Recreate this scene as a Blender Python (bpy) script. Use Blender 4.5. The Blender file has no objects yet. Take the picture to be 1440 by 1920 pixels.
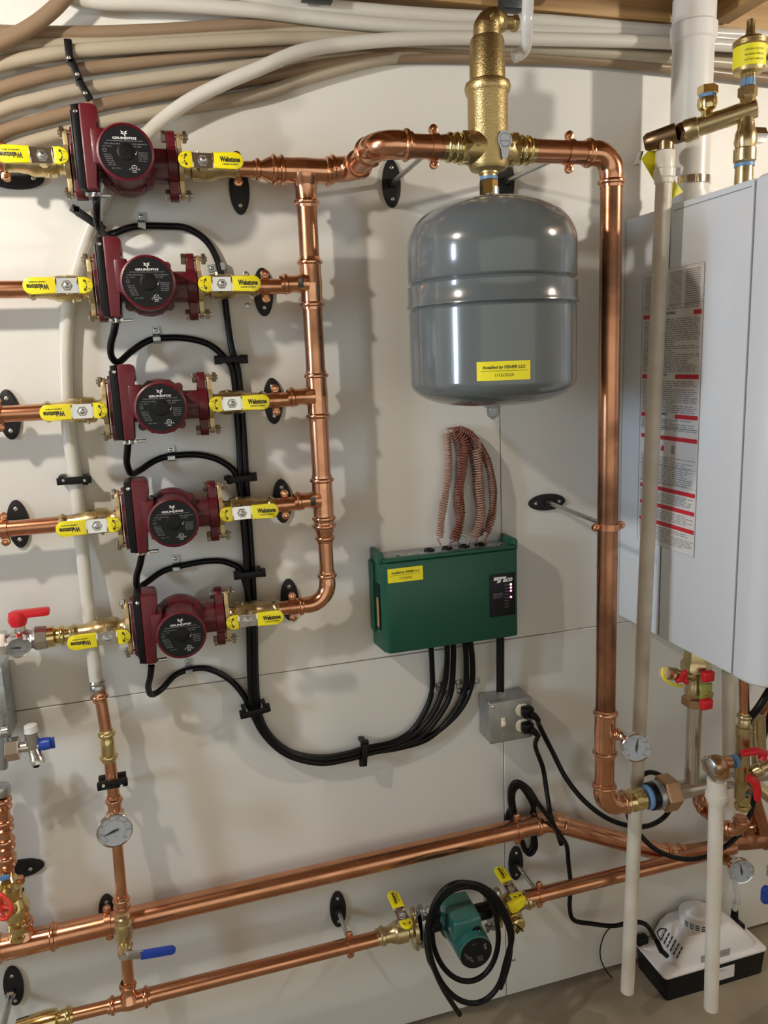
import bpy, bmesh, math, random
from math import pi, sin, cos, radians
from mathutils import Vector, Matrix
random.seed(7)
SC = bpy.context.scene
COL = SC.collection
# ---------------------------------------------------------------- camera (solved from the lines of the photograph)
FPX, DIST, ZC = 1450.0, 1.5, 1.54            # focal length in pixels, distance to the wall, camera height over the floor
RM = ((0.959126, 0.0391189, -0.28026242), (-0.08978101, 0.98129654, -0.1702835), (0.26835924, 0.18848558, 0.94469916))
cam_data = bpy.data.cameras.new('camera')
cam = bpy.data.objects.new('camera', cam_data); COL.objects.link(cam)
cam_data.sensor_fit = 'VERTICAL'; cam_data.sensor_height = 24.0; cam_data.lens = 24.0 * FPX / 1920.0
cam_data.clip_start = 0.02
_r = Vector((RM[0][0], RM[0][2], -RM[0][1])); _d = Vector((RM[1][0], RM[1][2], -RM[1][1])); _f = Vector((RM[2][0], RM[2][2], -RM[2][1]))
_m = Matrix((_r, -_d, -_f)).transposed().to_4x4(); _m.translation = (0, -DIST, ZC)
cam.matrix_world = _m
SC.camera = cam
# ---------------------------------------------------------------- world, exposure
wd = bpy.data.worlds.new('world'); SC.world = wd; wd.use_nodes = True
wd.node_tree.nodes['Background'].inputs[0].default_value = (0.94, 0.91, 0.79, 1)
wd.node_tree.nodes['Background'].inputs[1].default_value = 0.86
SC.view_settings.view_transform = 'Standard'; SC.view_settings.look = 'None'
SC.view_settings.gamma = 1.0; SC.view_settings.use_curve_mapping = False
SC.view_settings.exposure = 0.10
BULB_LEFT, BULB_RIGHT = (-0.65, 0.72, 0.585), (1.80, 0.92, 0.585)      # x, distance from the wall, height over the camera
STR_LEFT, STR_RIGHT, STR_WIN = 1160.0, 1120.0, 60.0
BULB_COL = (1.0, 0.93, 0.82, 1)
# ---------------------------------------------------------------- points
def W(x, off, z): return Vector((x, -off, z + ZC))
def ray(px, py):
    a, b = (px - 720) / FPX, (py - 960) / FPX
    return [RM[0][i] * a + RM[1][i] * b + RM[2][i] for i in range(3)]
def P(px, py, off=0.0):                       # the point at distance off from the wall that the photograph shows there
    r = ray(px, py); t = (DIST - off) / r[2]
    return Vector((r[0] * t, -off, -r[1] * t + ZC))
def PX(px, py, x):                            # the same on a plane x = const
    r = ray(px, py); t = x / r[0]
    return Vector((x, -DIST + r[2] * t, -r[1] * t + ZC))
def cr(pts, n=8):                             # Catmull-Rom through the points
    pts = [Vector(p) for p in pts]; out = []
    q = [pts[0] * 2 - pts[1]] + pts + [pts[-1] * 2 - pts[-2]]
    for i in range(1, len(q) - 2):
        a, b, c, d = q[i - 1:i + 3]
        for k in range(n):
            t = k / n
            out.append(0.5 * ((2 * b) + (c - a) * t + (2 * a - 5 * b + 4 * c - d) * t * t + (3 * b - a - 3 * c + d) * t ** 3))
    return out + [pts[-1]]
def crp(l, n=8): return cr([P(*a) for a in l], n)
X, Y, Z = Vector((1, 0, 0)), Vector((0, 1, 0)), Vector((0, 0, 1))
# ---------------------------------------------------------------- materials
MAT = {}
def mk(name, col, rough=0.5, metal=0.0, n=0.0, scale=20, col2=None, bump=0.0, coat=0.0, trans=0.0, emit=None, es=1.0, stretch=(1, 1, 1), rr=0.0, spec=0.5):
    m = bpy.data.materials.new(name); m.use_nodes = True; nt = m.node_tree; b = nt.nodes['Principled BSDF']
    b.inputs['Base Color'].default_value = (*col, 1); b.inputs['Roughness'].default_value = rough; b.inputs['Metallic'].default_value = metal
    b.inputs['Coat Weight'].default_value = coat; b.inputs['Transmission Weight'].default_value = trans
    b.inputs['Specular IOR Level'].default_value = spec
    if emit: b.inputs['Emission Color'].default_value = (*emit, 1); b.inputs['Emission Strength'].default_value = es
    if col2 or bump or rr:
        tc = nt.nodes.new('ShaderNodeTexCoord'); mp = nt.nodes.new('ShaderNodeMapping'); mp.inputs['Scale'].default_value = stretch
        geo = nt.nodes.new('ShaderNodeNewGeometry')
        nz = nt.nodes.new('ShaderNodeTexNoise'); nz.inputs['Scale'].default_value = scale; nz.inputs['Detail'].default_value = 5
        nt.links.new(geo.outputs['Position'], mp.inputs[0]); nt.links.new(mp.outputs[0], nz.inputs['Vector'])
        if col2:
            rp = nt.nodes.new('ShaderNodeValToRGB'); rp.color_ramp.elements[0].position = 0.5 - 0.5 * n; rp.color_ramp.elements[1].position = 0.5 + 0.22; rp.color_ramp.interpolation = 'EASE'
            rp.color_ramp.elements[0].color = (*col2, 1); rp.color_ramp.elements[1].color = (*col, 1)
            nt.links.new(nz.outputs[0], rp.inputs[0]); nt.links.new(rp.outputs[0], b.inputs['Base Color'])
        if rr:
            mr = nt.nodes.new('ShaderNodeMapRange'); mr.inputs[3].default_value = rough + rr; mr.inputs[4].default_value = max(0.03, rough - rr)
            mr.inputs[1].default_value = 0.35; mr.inputs[2].default_value = 0.65
            nt.links.new(nz.outputs[0], mr.inputs[0]); nt.links.new(mr.outputs[0], b.inputs['Roughness'])
        if bump:
            nb = nt.nodes.new('ShaderNodeTexNoise'); nb.inputs['Scale'].default_value = scale * 6; nb.inputs['Detail'].default_value = 3
            nt.links.new(mp.outputs[0], nb.inputs['Vector'])
            bp = nt.nodes.new('ShaderNodeBump'); bp.inputs['Strength'].default_value = bump; bp.inputs['Distance'].default_value = 0.001
            nt.links.new(nb.outputs[0], bp.inputs['Height']); nt.links.new(bp.outputs[0], b.inputs['Normal'])
    MAT[name] = m; return m
mk('wall_paint', (0.715, 0.70, 0.655), 0.42, n=0.5, scale=2.2, col2=(0.685, 0.67, 0.625), bump=0.15)
mk('room_paint', (0.66, 0.64, 0.60), 0.6)
mk('concrete', (0.33, 0.275, 0.19), 0.5, n=0.7, scale=5, col2=(0.19, 0.155, 0.105), bump=0.4)
mk('pine', (0.46, 0.28, 0.11), 0.6, n=0.7, scale=9, col2=(0.26, 0.13, 0.045), stretch=(0.35, 1, 9), bump=0.3)
mk('copper', (0.70, 0.35, 0.205), 0.25, 1, n=0.8, scale=20, col2=(0.50, 0.22, 0.125), rr=0.04)
mk('copper_bright', (0.78, 0.42, 0.26), 0.18, 1, n=0.7, scale=50, col2=(0.60, 0.28, 0.16), rr=0.04)
mk('copper_dark', (0.62, 0.30, 0.17), 0.27, 1, n=0.55, scale=11, col2=(0.20, 0.095, 0.055), rr=0.04)
mk('brass', (0.70, 0.58, 0.34), 0.28, 1, n=0.6, scale=40, col2=(0.50, 0.40, 0.21), rr=0.06, bump=0.1)
mk('brass_polished', (0.74, 0.61, 0.30), 0.15, 1)
mk('brass_cast', (0.52, 0.39, 0.18), 0.36, 1, scale=60, bump=0.6, n=0.5, col2=(0.48, 0.36, 0.16))
mk('brass_flange', (0.62, 0.47, 0.25), 0.45, 0.75, scale=50, bump=0.3)
mk('bronze', (0.55, 0.34, 0.20), 0.3, 1)
mk('bronze_dark', (0.24, 0.155, 0.085), 0.35, 1)
mk('pump_red', (0.105, 0.005, 0.012), 0.38, 0, coat=0.08, bump=0.25, scale=60)
mk('black_label', (0.006, 0.007, 0.009), 0.45, spec=0.25)
mk('print_white', (0.75, 0.75, 0.74), 0.5)
mk('print_grey', (0.30, 0.30, 0.30), 0.5)
mk('print_black', (0.02, 0.02, 0.015), 0.5)
mk('print_dark', (0.16, 0.15, 0.16), 0.6)
mk('print_red', (0.62, 0.02, 0.035), 0.5)
mk('handle_yellow', (0.86, 0.74, 0.01), 0.3, coat=0.3)
mk('sticker_yellow', (0.90, 0.80, 0.02), 0.5)
mk('chrome', (0.78, 0.77, 0.76), 0.12, 1)
mk('steel', (0.55, 0.55, 0.54), 0.3, 1, rr=0.08, scale=50)
mk('stainless', (0.66, 0.64, 0.61), 0.27, 1)
mk('galvanised', (0.50, 0.53, 0.55), 0.36, 0.95, n=0.6, scale=70, col2=(0.36, 0.39, 0.41), rr=0.1)
mk('zinc_box', (0.40, 0.41, 0.40), 0.42, 0.75, n=0.6, scale=40, col2=(0.32, 0.33, 0.32))
mk('black_plastic', (0.005, 0.005, 0.006), 0.42, spec=0.25)
mk('black_rubber', (0.003, 0.003, 0.004), 0.36, spec=0.25)
mk('plate_black', (0.013, 0.013, 0.013), 0.5, spec=0.3, bump=0.3, scale=80)
mk('tank_grey', (0.118, 0.135, 0.143), 0.17, coat=0.5)
mk('panel_green', (0.005, 0.075, 0.044), 0.36, bump=0.15, scale=120)
mk('pump_green', (0.024, 0.115, 0.10), 0.26, coat=0.3)
mk('boiler_white', (0.71, 0.74, 0.79), 0.22, coat=0.3)
mk('boiler_dark', (0.22, 0.22, 0.24), 0.5)
mk('dark_metal', (0.06, 0.065, 0.065), 0.4, 0.6)
mk('pvc_white', (0.80, 0.76, 0.68), 0.38, n=0.5, scale=14, col2=(0.72, 0.66, 0.56))
mk('pvc_grime', (0.74, 0.69, 0.60), 0.42, n=0.6, scale=10, col2=(0.54, 0.48, 0.38))
mk('flue_white', (0.74, 0.72, 0.69), 0.35)
mk('ivory', (0.80, 0.72, 0.52), 0.35)
mk('wire_tan', (0.38, 0.22, 0.155), 0.5)
mk('wire_brown', (0.22, 0.075, 0.048), 0.45)
mk('red_plastic', (0.62, 0.012, 0.02), 0.3)
mk('red_wheel', (0.72, 0.05, 0.03), 0.35)
mk('blue_plastic', (0.012, 0.055, 0.38), 0.35)
mk('tape_blue', (0.13, 0.27, 0.50), 0.45)
mk('tape_teal', (0.16, 0.30, 0.32), 0.4)
mk('dial_white', (0.40, 0.43, 0.46), 0.3)
mk('glass', (0.95, 0.97, 0.98), 0.05, trans=1.0)
mk('led_red', (0.9, 0.1, 0.3), 0.4, emit=(1.0, 0.12, 0.38), es=9)
mk('led_yellow', (0.9, 0.8, 0.3), 0.4, emit=(1.0, 0.85, 0.3), es=7)
mk('orange_print', (0.55, 0.26, 0.12), 0.5)
mk('clear_plastic', (0.55, 0.55, 0.55), 0.2, trans=0.5)
mk('porcelain', (0.8, 0.8, 0.78), 0.3)
mk('bulb_left', (1, 1, 1), 0.5, emit=BULB_COL[:3], es=STR_LEFT)
mk('bulb_right', (1, 1, 1), 0.5, emit=BULB_COL[:3], es=STR_RIGHT)
mk('window_light', (1, 1, 1), 0.5, emit=(0.62, 0.80, 1.0), es=STR_WIN)
mk('pump_white', (0.74, 0.72, 0.71), 0.4)
mk('yellow_tag', (0.85, 0.78, 0.02), 0.5)
def mk_pex(name, col, rough):
    m = bpy.data.materials.new(name); m.use_nodes = True; nt = m.node_tree; b = nt.nodes['Principled BSDF']
    b.inputs['Base Color'].default_value = (*col, 1); b.inputs['Roughness'].default_value = rough
    tr = nt.nodes.new('ShaderNodeBsdfTranslucent'); tr.inputs[0].default_value = (*col, 1)
    mx = nt.nodes.new('ShaderNodeMixShader'); mx.inputs[0].default_value = 0.3
    nt.links.new(b.outputs[0], mx.inputs[1]); nt.links.new(tr.outputs[0], mx.inputs[2])
    nt.links.new(mx.outputs[0], nt.nodes['Material Output'].inputs[0]); MAT[name] = m
mk_pex('pex_white', (0.80, 0.77, 0.70), 0.25)
mk_pex('pex_cream', (0.56, 0.48, 0.36), 0.3)
mk_pex('pex_tan', (0.36, 0.25, 0.16), 0.3)
mk('olive_plate', (0.30, 0.33, 0.07), 0.4)
mk_pex('hose_clear', (0.80, 0.80, 0.79), 0.12)
# ---------------------------------------------------------------- mesh builder
def perp(a):
    a = a.normalized(); r = Z if abs(a.z) < 0.9 else X
    u = r.cross(a).normalized(); return u, a.cross(u)
class B:
    def __init__(s): s.v = []; s.f = []
    def add(s, vs, fs):
        k = len(s.v); s.v += [Vector(p) for p in vs]; s.f += [[i + k for i in q] for q in fs]; return s
    def rings(s, R, closed_u=True, cap=True, loop=False):
        n = len(R[0]); vs = [p for r in R for p in r]; fs = []
        m = len(R)
        for i in range(m if loop else m - 1):
            a, b = i * n, ((i + 1) % m) * n
            for j in range(n if closed_u else n - 1):
                k = (j + 1) % n; fs.append([a + j, a + k, b + k, b + j])
        if cap and not loop and closed_u: fs.append(list(range(n - 1, -1, -1))); fs.append([(m - 1) * n + j for j in range(n)])
        return s.add(vs, fs)
    def tube(s, pts, r, n=14, cap=True, loop=False):
        pts = [Vector(p) for p in pts]; m = len(pts)
        R = r if isinstance(r, (list, tuple)) else [r] * m
        T = []
        for i in range(m):
            a = pts[(i - 1) % m] if (loop or i) else pts[i]; b = pts[(i + 1) % m] if (loop or i < m - 1) else pts[i]
            t = (b - a); T.append(t.normalized() if t.length > 1e-9 else (T[-1] if T else Z))
        u, v = perp(T[0]); rings = []
        for i in range(m):
            u = (u - T[i] * u.dot(T[i])).normalized(); v = T[i].cross(u)
            rings.append([pts[i] + u * (cos(2 * pi * j / n) * R[i]) + v * (sin(2 * pi * j / n) * R[i]) for j in range(n)])
        return s.rings(rings, cap=cap, loop=loop)
    def lathe(s, o, a, prof, n=28, u=None, a0=0.0, a1=2 * pi, sy=1.0, ph=0.0):
        o = Vector(o); a = Vector(a).normalized()
        if u is None: u, v = perp(a)
        else: u = Vector(u).normalized(); v = a.cross(u)
        full = abs(a1 - a0 - 2 * pi) < 1e-6; R = []
        for t, r in prof:
            R.append([o + a * t + u * (cos(q) * r) + v * (sin(q) * r * sy) for q in [ph + a0 + (a1 - a0) * j / (n if full else n - 1) for j in range(n)]])
        return s.rings(R, closed_u=full, cap=full)
    def hexa(s, o, a, h, r, n=6, ch=0.0012, u=None):
        return s.lathe(o, a, [(0, r - ch), (ch, r), (h - ch, r), (h, r - ch)], n=n, u=u)
    def sph(s, o, r, n=12, sz=1.0):
        return s.lathe(Vector(o) - Z * r * sz, Z, [(r * sz * (1 - cos(pi * k / n)), max(1e-5, r * sin(pi * k / n))) for k in range(n + 1)], n=2 * n)
    def bmadd(s, bm):
        bm.verts.index_update(); return s.add([v.co.copy() for v in bm.verts], [[v.index for v in f.verts] for f in bm.faces])
    def box(s, c, size, bev=0.0, fr=None, seg=2):
        bm = bmesh.new(); bmesh.ops.create_cube(bm, size=1.0); bmesh.ops.scale(bm, vec=Vector(size), verts=bm.verts)
        if bev: bmesh.ops.bevel(bm, geom=list(bm.edges), offset=bev, segments=seg, affect='EDGES', profile=0.5)
        M = Matrix.Translation(Vector(c))
        if fr: M = M @ Matrix((fr[0], fr[1], fr[2])).transposed().to_4x4()
        bmesh.ops.transform(bm, matrix=M, verts=bm.verts); s.bmadd(bm); bm.free(); return s
    def prism(s, poly, o, u, v, h, bev=0.0, seg=2, both=True):       # poly in (u, v) extruded by h along u x v
        o, u, v = Vector(o), Vector(u), Vector(v); w = u.cross(v).normalized(); bm = bmesh.new()
        lo = [bm.verts.new(o + u * a + v * b) for a, b in poly]; hi = [bm.verts.new(o + u * a + v * b + w * h) for a, b in poly]
        f1 = bm.faces.new(hi); f0 = bm.faces.new(lo[::-1]); n = len(poly)
        for i in range(n): bm.faces.new((lo[i], lo[(i + 1) % n], hi[(i + 1) % n], hi[i]))
        if bev:
            e = list(f1.edges) + (list(f0.edges) if both else [])
            bmesh.ops.bevel(bm, geom=e, offset=bev, segments=seg, affect='EDGES', profile=0.5)
        s.bmadd(bm); bm.free(); return s
    def quad(s, c, u, v, w, h):
        c, u, v = Vector(c), Vector(u), Vector(v)
        return s.add([c - u * w / 2 - v * h / 2, c + u * w / 2 - v * h / 2, c + u * w / 2 + v * h / 2, c - u * w / 2 + v * h / 2], [[0, 1, 2, 3]])
    def text(s, txt, c, u, v, width=None, height=None, shear=0.0, bold=0.0, bend=None, left=False, maxw=None):
        vs, fs, (x0, x1, y0, y1) = text_mesh(txt, shear, bold)
        k = (width / (x1 - x0)) if width else None; kv = (height / (y1 - y0)) if height else k
        if k is None: k = kv
        cx, cy = (x0 + x1) / 2, (y0 + y1) / 2
        if left: cx = x0
        c, u, v = Vector(c), Vector(u), Vector(v); w = u.cross(v)
        def place(p):
            a, b = (p[0] - cx) * k, (p[1] - cy) * kv
            if bend: return bend(a, b)
            return c + u * a + v * b + w * 0.0003
        return s.add([place(p) for p in vs], fs)
    def xf(s, M): s.v = [M @ p for p in s.v]; return s
    def build(s, name, mat, parent=None, label=None, origin=None, flat=False, kind=None):
        root = parent
        while root is not None and root.parent is not None: root = root.parent
        if origin is None:
            if root is not None: origin = ORG[root.name]
            else:
                xs = [[p[i] for p in s.v] for i in range(3)]
                origin = Vector([(min(a) + max(a)) / 2 for a in xs[:2]] + [min(xs[2])])
        me = bpy.data.meshes.new(name); me.from_pydata([p - origin for p in s.v], [], s.f); me.validate()
        o = bpy.data.objects.new(name, me); COL.objects.link(o); me.materials.append(MAT[mat])
        if not flat:
            me.polygons.foreach_set('use_smooth', [True] * len(me.polygons)); me.set_sharp_from_angle(angle=radians(38))
        if parent is not None: o.parent = parent
        else: o.location = origin
        ORG[o.name] = origin if parent is None else Vector((0, 0, 0))
        if label: o['label'] = label
        if kind: o['kind'] = kind
        return o
ORG = {}; _TXT = {}
def text_mesh(txt, shear, bold):
    key = (txt, shear, bold)
    if key not in _TXT:
        c = bpy.data.curves.new('t', 'FONT'); c.body = txt; c.resolution_u = 2; c.shear = shear; c.offset = bold; c.fill_mode = 'FRONT' if hasattr(c, 'fill_mode') else c.fill_mode
        o = bpy.data.objects.new('t', c); COL.objects.link(o); bpy.context.view_layer.update()
        ev = o.evaluated_get(bpy.context.evaluated_depsgraph_get()); me = bpy.data.meshes.new_from_object(ev)
        vs = [tuple(v.co) for v in me.vertices]; fs = [list(p.vertices) for p in me.polygons]
        bb = (min(v[0] for v in vs), max(v[0] for v in vs), min(v[1] for v in vs), max(v[1] for v in vs))
        bpy.data.objects.remove(o); bpy.data.curves.remove(c); bpy.data.meshes.remove(me); _TXT[key] = (vs, fs, bb)
    return _TXT[key]
def tag(o, label, cat, group=None):
    o['label'] = label; o['category'] = cat
    if group: o['group'] = group
    return o
def thing(name, label, cat, loc, group=None):
    o = bpy.data.objects.new(name, None); COL.objects.link(o); o.location = loc; o.empty_display_size = 0.02
    ORG[o.name] = Vector(loc); return tag(o, label, cat, group)
def structure(o): o['kind'] = 'structure'; return o
def dup(root, loc, label, rot=None, group=None):
    def cp(o, par):
        c = o.copy(); COL.objects.link(c)
        if par is not None: c.parent = par
        for ch in list(kids[o.name]): cp(ch, c)
        return c
    kids = {}
    for o in [root] + list(root.children_recursive): kids[o.name] = list(o.children)
    c = cp(root, None); c.location = loc; c['label'] = label
    if rot: c.rotation_euler = rot
    if group: c['group'] = group
    return c
def rrect(w, h, r, n=5, cx=0, cy=0):
    out = []
    for sx, sy, a in ((1, 1, 0), (-1, 1, 90), (-1, -1, 180), (1, -1, 270)):
        for k in range(n + 1):
            q = radians(a + 90 * k / n); out.append((cx + sx * (w / 2 - r) + cos(q) * r, cy + sy * (h / 2 - r) + sin(q) * r))
    return out
def oval(w, h, n=28): return [(w / 2 * cos(2 * pi * k / n), h / 2 * sin(2 * pi * k / n)) for k in range(n)]
# ---------------------------------------------------------------- the room
def setting():
    b = B(); zt = 0.645 + ZC; zs = ZC + (P(40, 1330).z - ZC + P(720, 1235).z - ZC) / 2; g = 0.0008
    xs = P(945, 1430).x
    for x0, x1, z0, z1 in ((-2.6, xs - 1.22, zs + g, zt), (xs - 1.2185, xs - g, zs + g, zt), (xs + g, 3.2, zs + g, zt), (-2.6, -0.9, 0.0, zs - g), (-0.8985, xs - g, 0.012, zs - g), (xs + g, 3.2, 0.012, zs - g)):
        b.box(((x0 + x1) / 2, 0.008, (z0 + z1) / 2), (x1 - x0, 0.016, z1 - z0), 0.0012, seg=1)
    b.box((0.3, 0.024, zt / 2), (5.8, 0.016, zt))
    structure(b.build('wall_back', 'wall_paint'))
    structure(B().box((0.3, -2.0, -0.03), (6.0, 4.4, 0.06)).build('floor', 'concrete'))
    structure(B().box((-2.65, -2.0, zt / 2 + .1), (0.1, 4.4, zt + .2)).build('wall_left', 'room_paint'))
    structure(B().box((3.25, -2.0, zt / 2 + .1), (0.1, 4.4, zt + .2)).build('wall_right', 'room_paint'))
    structure(B().box((0.3, -2.0, zt + 0.25), (6.0, 4.4, 0.02)).build('ceiling', 'pine'))
    structure(B().box((0.3, -0.02, zt + 0.12), (5.8, 0.036, 0.24), 0.001).build('trim_1', 'pine'))
    x = P(1330, 57, 0.04).x + 0.022; k = 0
    for i in range(-8, 5):
        xx = x + i * (x - P(993, 28, 0.04).x)
        if -2.5 < xx < 3.1:
            structure(B().box((xx, -2.12, zt + 0.12), (0.038, 4.15, 0.235), 0.002).build('trim_%d' % (k + 2), 'pine')); k += 1
    # the small window in the left wall
    structure(B().prism(rrect(0.34, 0.74, 0.004), (-2.6, -1.20, ZC + 0.15), -Y, Z, -0.03).build('window_1', 'porcelain'))
    o = B().box((-2.566, -1.20, ZC + 0.15), (0.004, 0.26, 0.66)).build('window_2', 'window_light', flat=True); structure(o)
setting()
# ---------------------------------------------------------------- lamps
def lamp(pos, mat, label):
    p = W(*pos); t = thing('ceiling_lamp', label, 'lamp', p + Z * 0.06)
    B().lathe(p + Z * 0.035, Z, [(0, 0.022), (0.004, 0.03), (0.02, 0.05), (0.045, 0.055)]).build('lamp_holder', 'porcelain', t)
    B().sph(p, 0.025, 8, 1.25).build('bulb', mat, t)
    B().box(p + Z * 0.092, (0.40, 0.09, 0.024), 0.001).build('mounting_board', 'pine', t)
lamp(BULB_LEFT, 'bulb_left', 'bare bulb in a white porcelain holder left of the red pumps, under the ceiling joists')
lamp(BULB_RIGHT, 'bulb_right', 'bare bulb in a white porcelain holder right of the boiler, under the ceiling joists')
# ---------------------------------------------------------------- pipes and fittings
def press(r, L, e=0.0016):
    return [(0, r - 0.001), (0.0, r + e), (0.0045, r + e + 0.0004), (0.006, r + e + 0.0030), (0.0085, r + e + 0.0040), (0.0115, r + e + 0.0032), (0.0135, r + e), (L, r + e)]
def pipe(label, pts, r, mat='copper', name='copper_pipe', cat='pipe', n=24, group=None):
    return tag(B().tube(pts, r, n).build(name, mat), label, cat, group)
def tee(label, c, ax, r, half, br, r2, L2, mat='copper_bright', mark=None, r_b=None):
    b = B(); ax = Vector(ax).normalized(); br = Vector(br).normalized(); c = Vector(c)
    for s, rr in ((1, r), (-1, r_b or r)):
        b.lathe(c + ax * half * s, ax * -s, press(rr, half * .55) + [(half, r + 0.0024)], 26)
    pr = press(r2, L2 - r - 0.010) + [(L2 - r - 0.004, r2 + 0.003), (L2 - r + 0.004, r2 + 0.007), (L2 - r * 0.4, r2 + 0.009)]
    b.lathe(c + br * L2, -br, pr, 24)
    o = tag(b.build('copper_tee', mat), label, 'pipe fitting')
    if mark:
        B().lathe(c + br * (mark[0] + .004), br, [(0, r2 + .0080), (0.008, r2 + .0045)], 8, u=-Y, a0=-0.45, a1=0.45).build('printed_mark', 'print_black', o)
    return o
def arc(c, d1, d2, R, n=12):        # corner c, legs pointing to d1 and d2
    d1, d2 = Vector(d1).normalized(), Vector(d2).normalized(); th = d1.angle(d2); k = R / math.tan(th / 2)
    a, e = c + d1 * k, c + d2 * k; bis = (d1 + d2).normalized(); o = c + bis * (R / sin(th / 2)); va, ve = (a - o), (e - o); phi = va.angle(ve); axn = va.cross(ve).normalized()
    return [o + Matrix.Rotation(phi * i / n, 3, axn) @ va for i in range(n + 1)], k
def elbow(label, c, d1, d2, r, R, leg, mat='copper_bright', e=0.0016, name='copper_elbow'):
    c = Vector(c); pts, k = arc(c, d1, d2, R); d1, d2 = Vector(d1).normalized(), Vector(d2).normalized(); pr = press(r, 0.02, e)
    P1 = [c + d1 * (k + leg - t) for t, _ in pr[:-1]]; R1 = [q for _, q in pr[:-1]]
    P1[0] = P1[0] + d1 * 0.0001
    P2 = [c + d2 * (k + leg - t) for t, _ in pr[:-1]][::-1]; P2[-1] = P2[-1] + d2 * 0.0001
    b = B().tube(P1 + pts + P2, R1 + [r + e + 0.0008] * len(pts) + R1[::-1], 24)
    return tag(b.build(name, mat), label, 'pipe fitting')
def coupling(label, c, ax, r1, r2, L, mat='copper_bright', name='copper_coupling'):
    ax = Vector(ax).normalized(); c = Vector(c); b = B(); p1, p2 = press(r1, L * .34), press(r2, L * .34)
    prof = p1 + [(L - t, q) for t, q in p2[::-1]]
    b.lathe(c - ax * L / 2, ax, prof, 26); return tag(b.build(name, mat), label, 'pipe fitting')
def screw(c, a, r=0.0038):
    return B().lathe(c, a, [(0, r), (0.0012, r), (0.0022, r * .6), (0.0022, r * .45), (0.0012, r * .35)], 14)
def hanger(label, p, ax, r, q, pdir, ear, rod_r=0.0045, rod=True, plate=(0.036, 0.088), screws=True):
    p, q, ax, pdir, ear = Vector(p), Vector(q), Vector(ax).normalized(), Vector(pdir).normalized(), Vector(ear).normalized()
    t = thing('pipe_hanger', label, 'pipe hanger', q)
    side = pdir.cross(-Y).normalized() * -1
    B().prism(oval(*plate), q, side if side.cross(pdir).dot(-Y) > 0 else -side, pdir, 0.006, 0.0015).build('wall_plate', 'plate_black', t)
    if screws:
        for s in (1, -1): screw(q + pdir * s * plate[1] * 0.32 - Y * 0.006, -Y).build('screw', 'steel', t)
    if rod:
        B().hexa(q - Y * 0.006, -Y, 0.012, 0.009).build('threaded_boss', 'plate_black', t)
        d = (p - q); L = d.length; B().tube([q - Y * 0.012, p - d.normalized() * (r + 0.004)], rod_r, 12).build('rod', 'steel', t)
    b = B(); b.lathe(p - ax * 0.006, ax, [(0, r), (0, r + 0.0026), (0.012, r + 0.0026), (0.012, r)], 26)
    out = ear.cross(ax)
    for s in (1, -1):
        e0 = p + ear * s * (r + 0.008)
        b.box(p + ear * s * (r + 0.004), (0.011, 0.008, 0.012), 0.002, fr=(ax, out, ear))
        for w in (1, -1): b.lathe(e0 + out * (0.0005 if w > 0 else -0.0005), out * w, [(0, 0.0075), (0.0028, 0.0075), (0.0034, 0.0065)], 16)
    b.build('clamp_ring', 'copper', t)
    for s in (1, -1):
        e0 = p + ear * s * (r + 0.008); w = out if out.dot(-Y) > 0 else -out
        B().lathe(e0 + w * 0.0036, w, [(0, 0.0036), (0.0022, 0.0034), (0.0032, 0.0022)], 12).build('clamp_screw', 'copper_bright', t)
    return t
# ----- geometry constants
OR, RR = 0.065, 0.0132                      # rows: distance from the wall, pipe radius
ZR = [0.340, 0.1435, -0.0584, -0.254, -0.456]
XM, RM_ = 0.287, 0.0178                     # manifold
OM, XV, ZH, ZB, RB = 0.22, 0.811, 0.346, -0.917, 0.0205
PXC = [-0.0125, 0.003, 0.005, 0.008, 0.004]
WORD = ['topmost', 'second', 'third', 'fourth', 'bottom']
# manifold
mz = [W(XM, OR, z) for z in ZR]
tee('big copper tee at the top left end of the supply line, topmost of the manifold', mz[0], X, 0.020, 0.050, -Z, RM_, 0.062, r_b=0.020)
for i in (1, 2, 3):
    tee('copper manifold tee feeding the %s red pump row' % WORD[i], mz[i] + Z * 0.004, Z, RM_, 0.046, -X, RR, 0.056, mark=(0.015, 0) if i in (1, 3) else None)
pipe('upper copper manifold pipe between top tee and second row tee', [mz[0] - Z * .04, mz[1] + Z * .03], RM_, 'copper_dark')
pipe('copper manifold pipe between second and third row tees', [mz[1] - Z * .03, mz[2] + Z * .03], RM_, 'copper_dark')
pipe('copper manifold pipe between third and fourth row tees', [mz[2] - Z * .03, mz[3] + Z * .03], RM_)
coupling('copper reducer just under the fourth row tee of the manifold', mz[3] - Z * 0.060, -Z, RM_, 0.0140, 0.042)
pipe('thinner copper pipe at the foot of the manifold above the bottom elbow', [mz[3] - Z * .07, mz[4] + Z * .05], 0.0140)
elbow('copper elbow turning the foot of the manifold towards the bottom pump', mz[4], Z, -X, 0.0140, 0.040, 0.024)
# rows, right of the pumps
for i in range(5):
    x0 = 0.0905 + 0.085; x1 = XM - (0.050 if i not in (0, 4) else 0.055)
    if i == 0:
        pipe('short copper pipe between topmost right valve and the big tee', [W(x0, OR, ZR[0]), W(0.225, OR, ZR[0])], RR)
        coupling('copper reducer left of the big top tee', W(0.218, OR, ZR[0]), X, RR, 0.0205, 0.046)
    else:
        pipe('short copper pipe between the %s right valve and the manifold' % WORD[i], [W(x0, OR, ZR[i]), W(x1 + .012, OR, ZR[i])], RR, 'copper')
# rows, left of the pumps
for i in range(4):
    pipe('horizontal copper pipe running in from the left to the %s red pump' % WORD[i], [W(-1.3, OR, ZR[i]), W(-0.084 - 0.098, OR, ZR[i])], RR + 0.0008)
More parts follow.
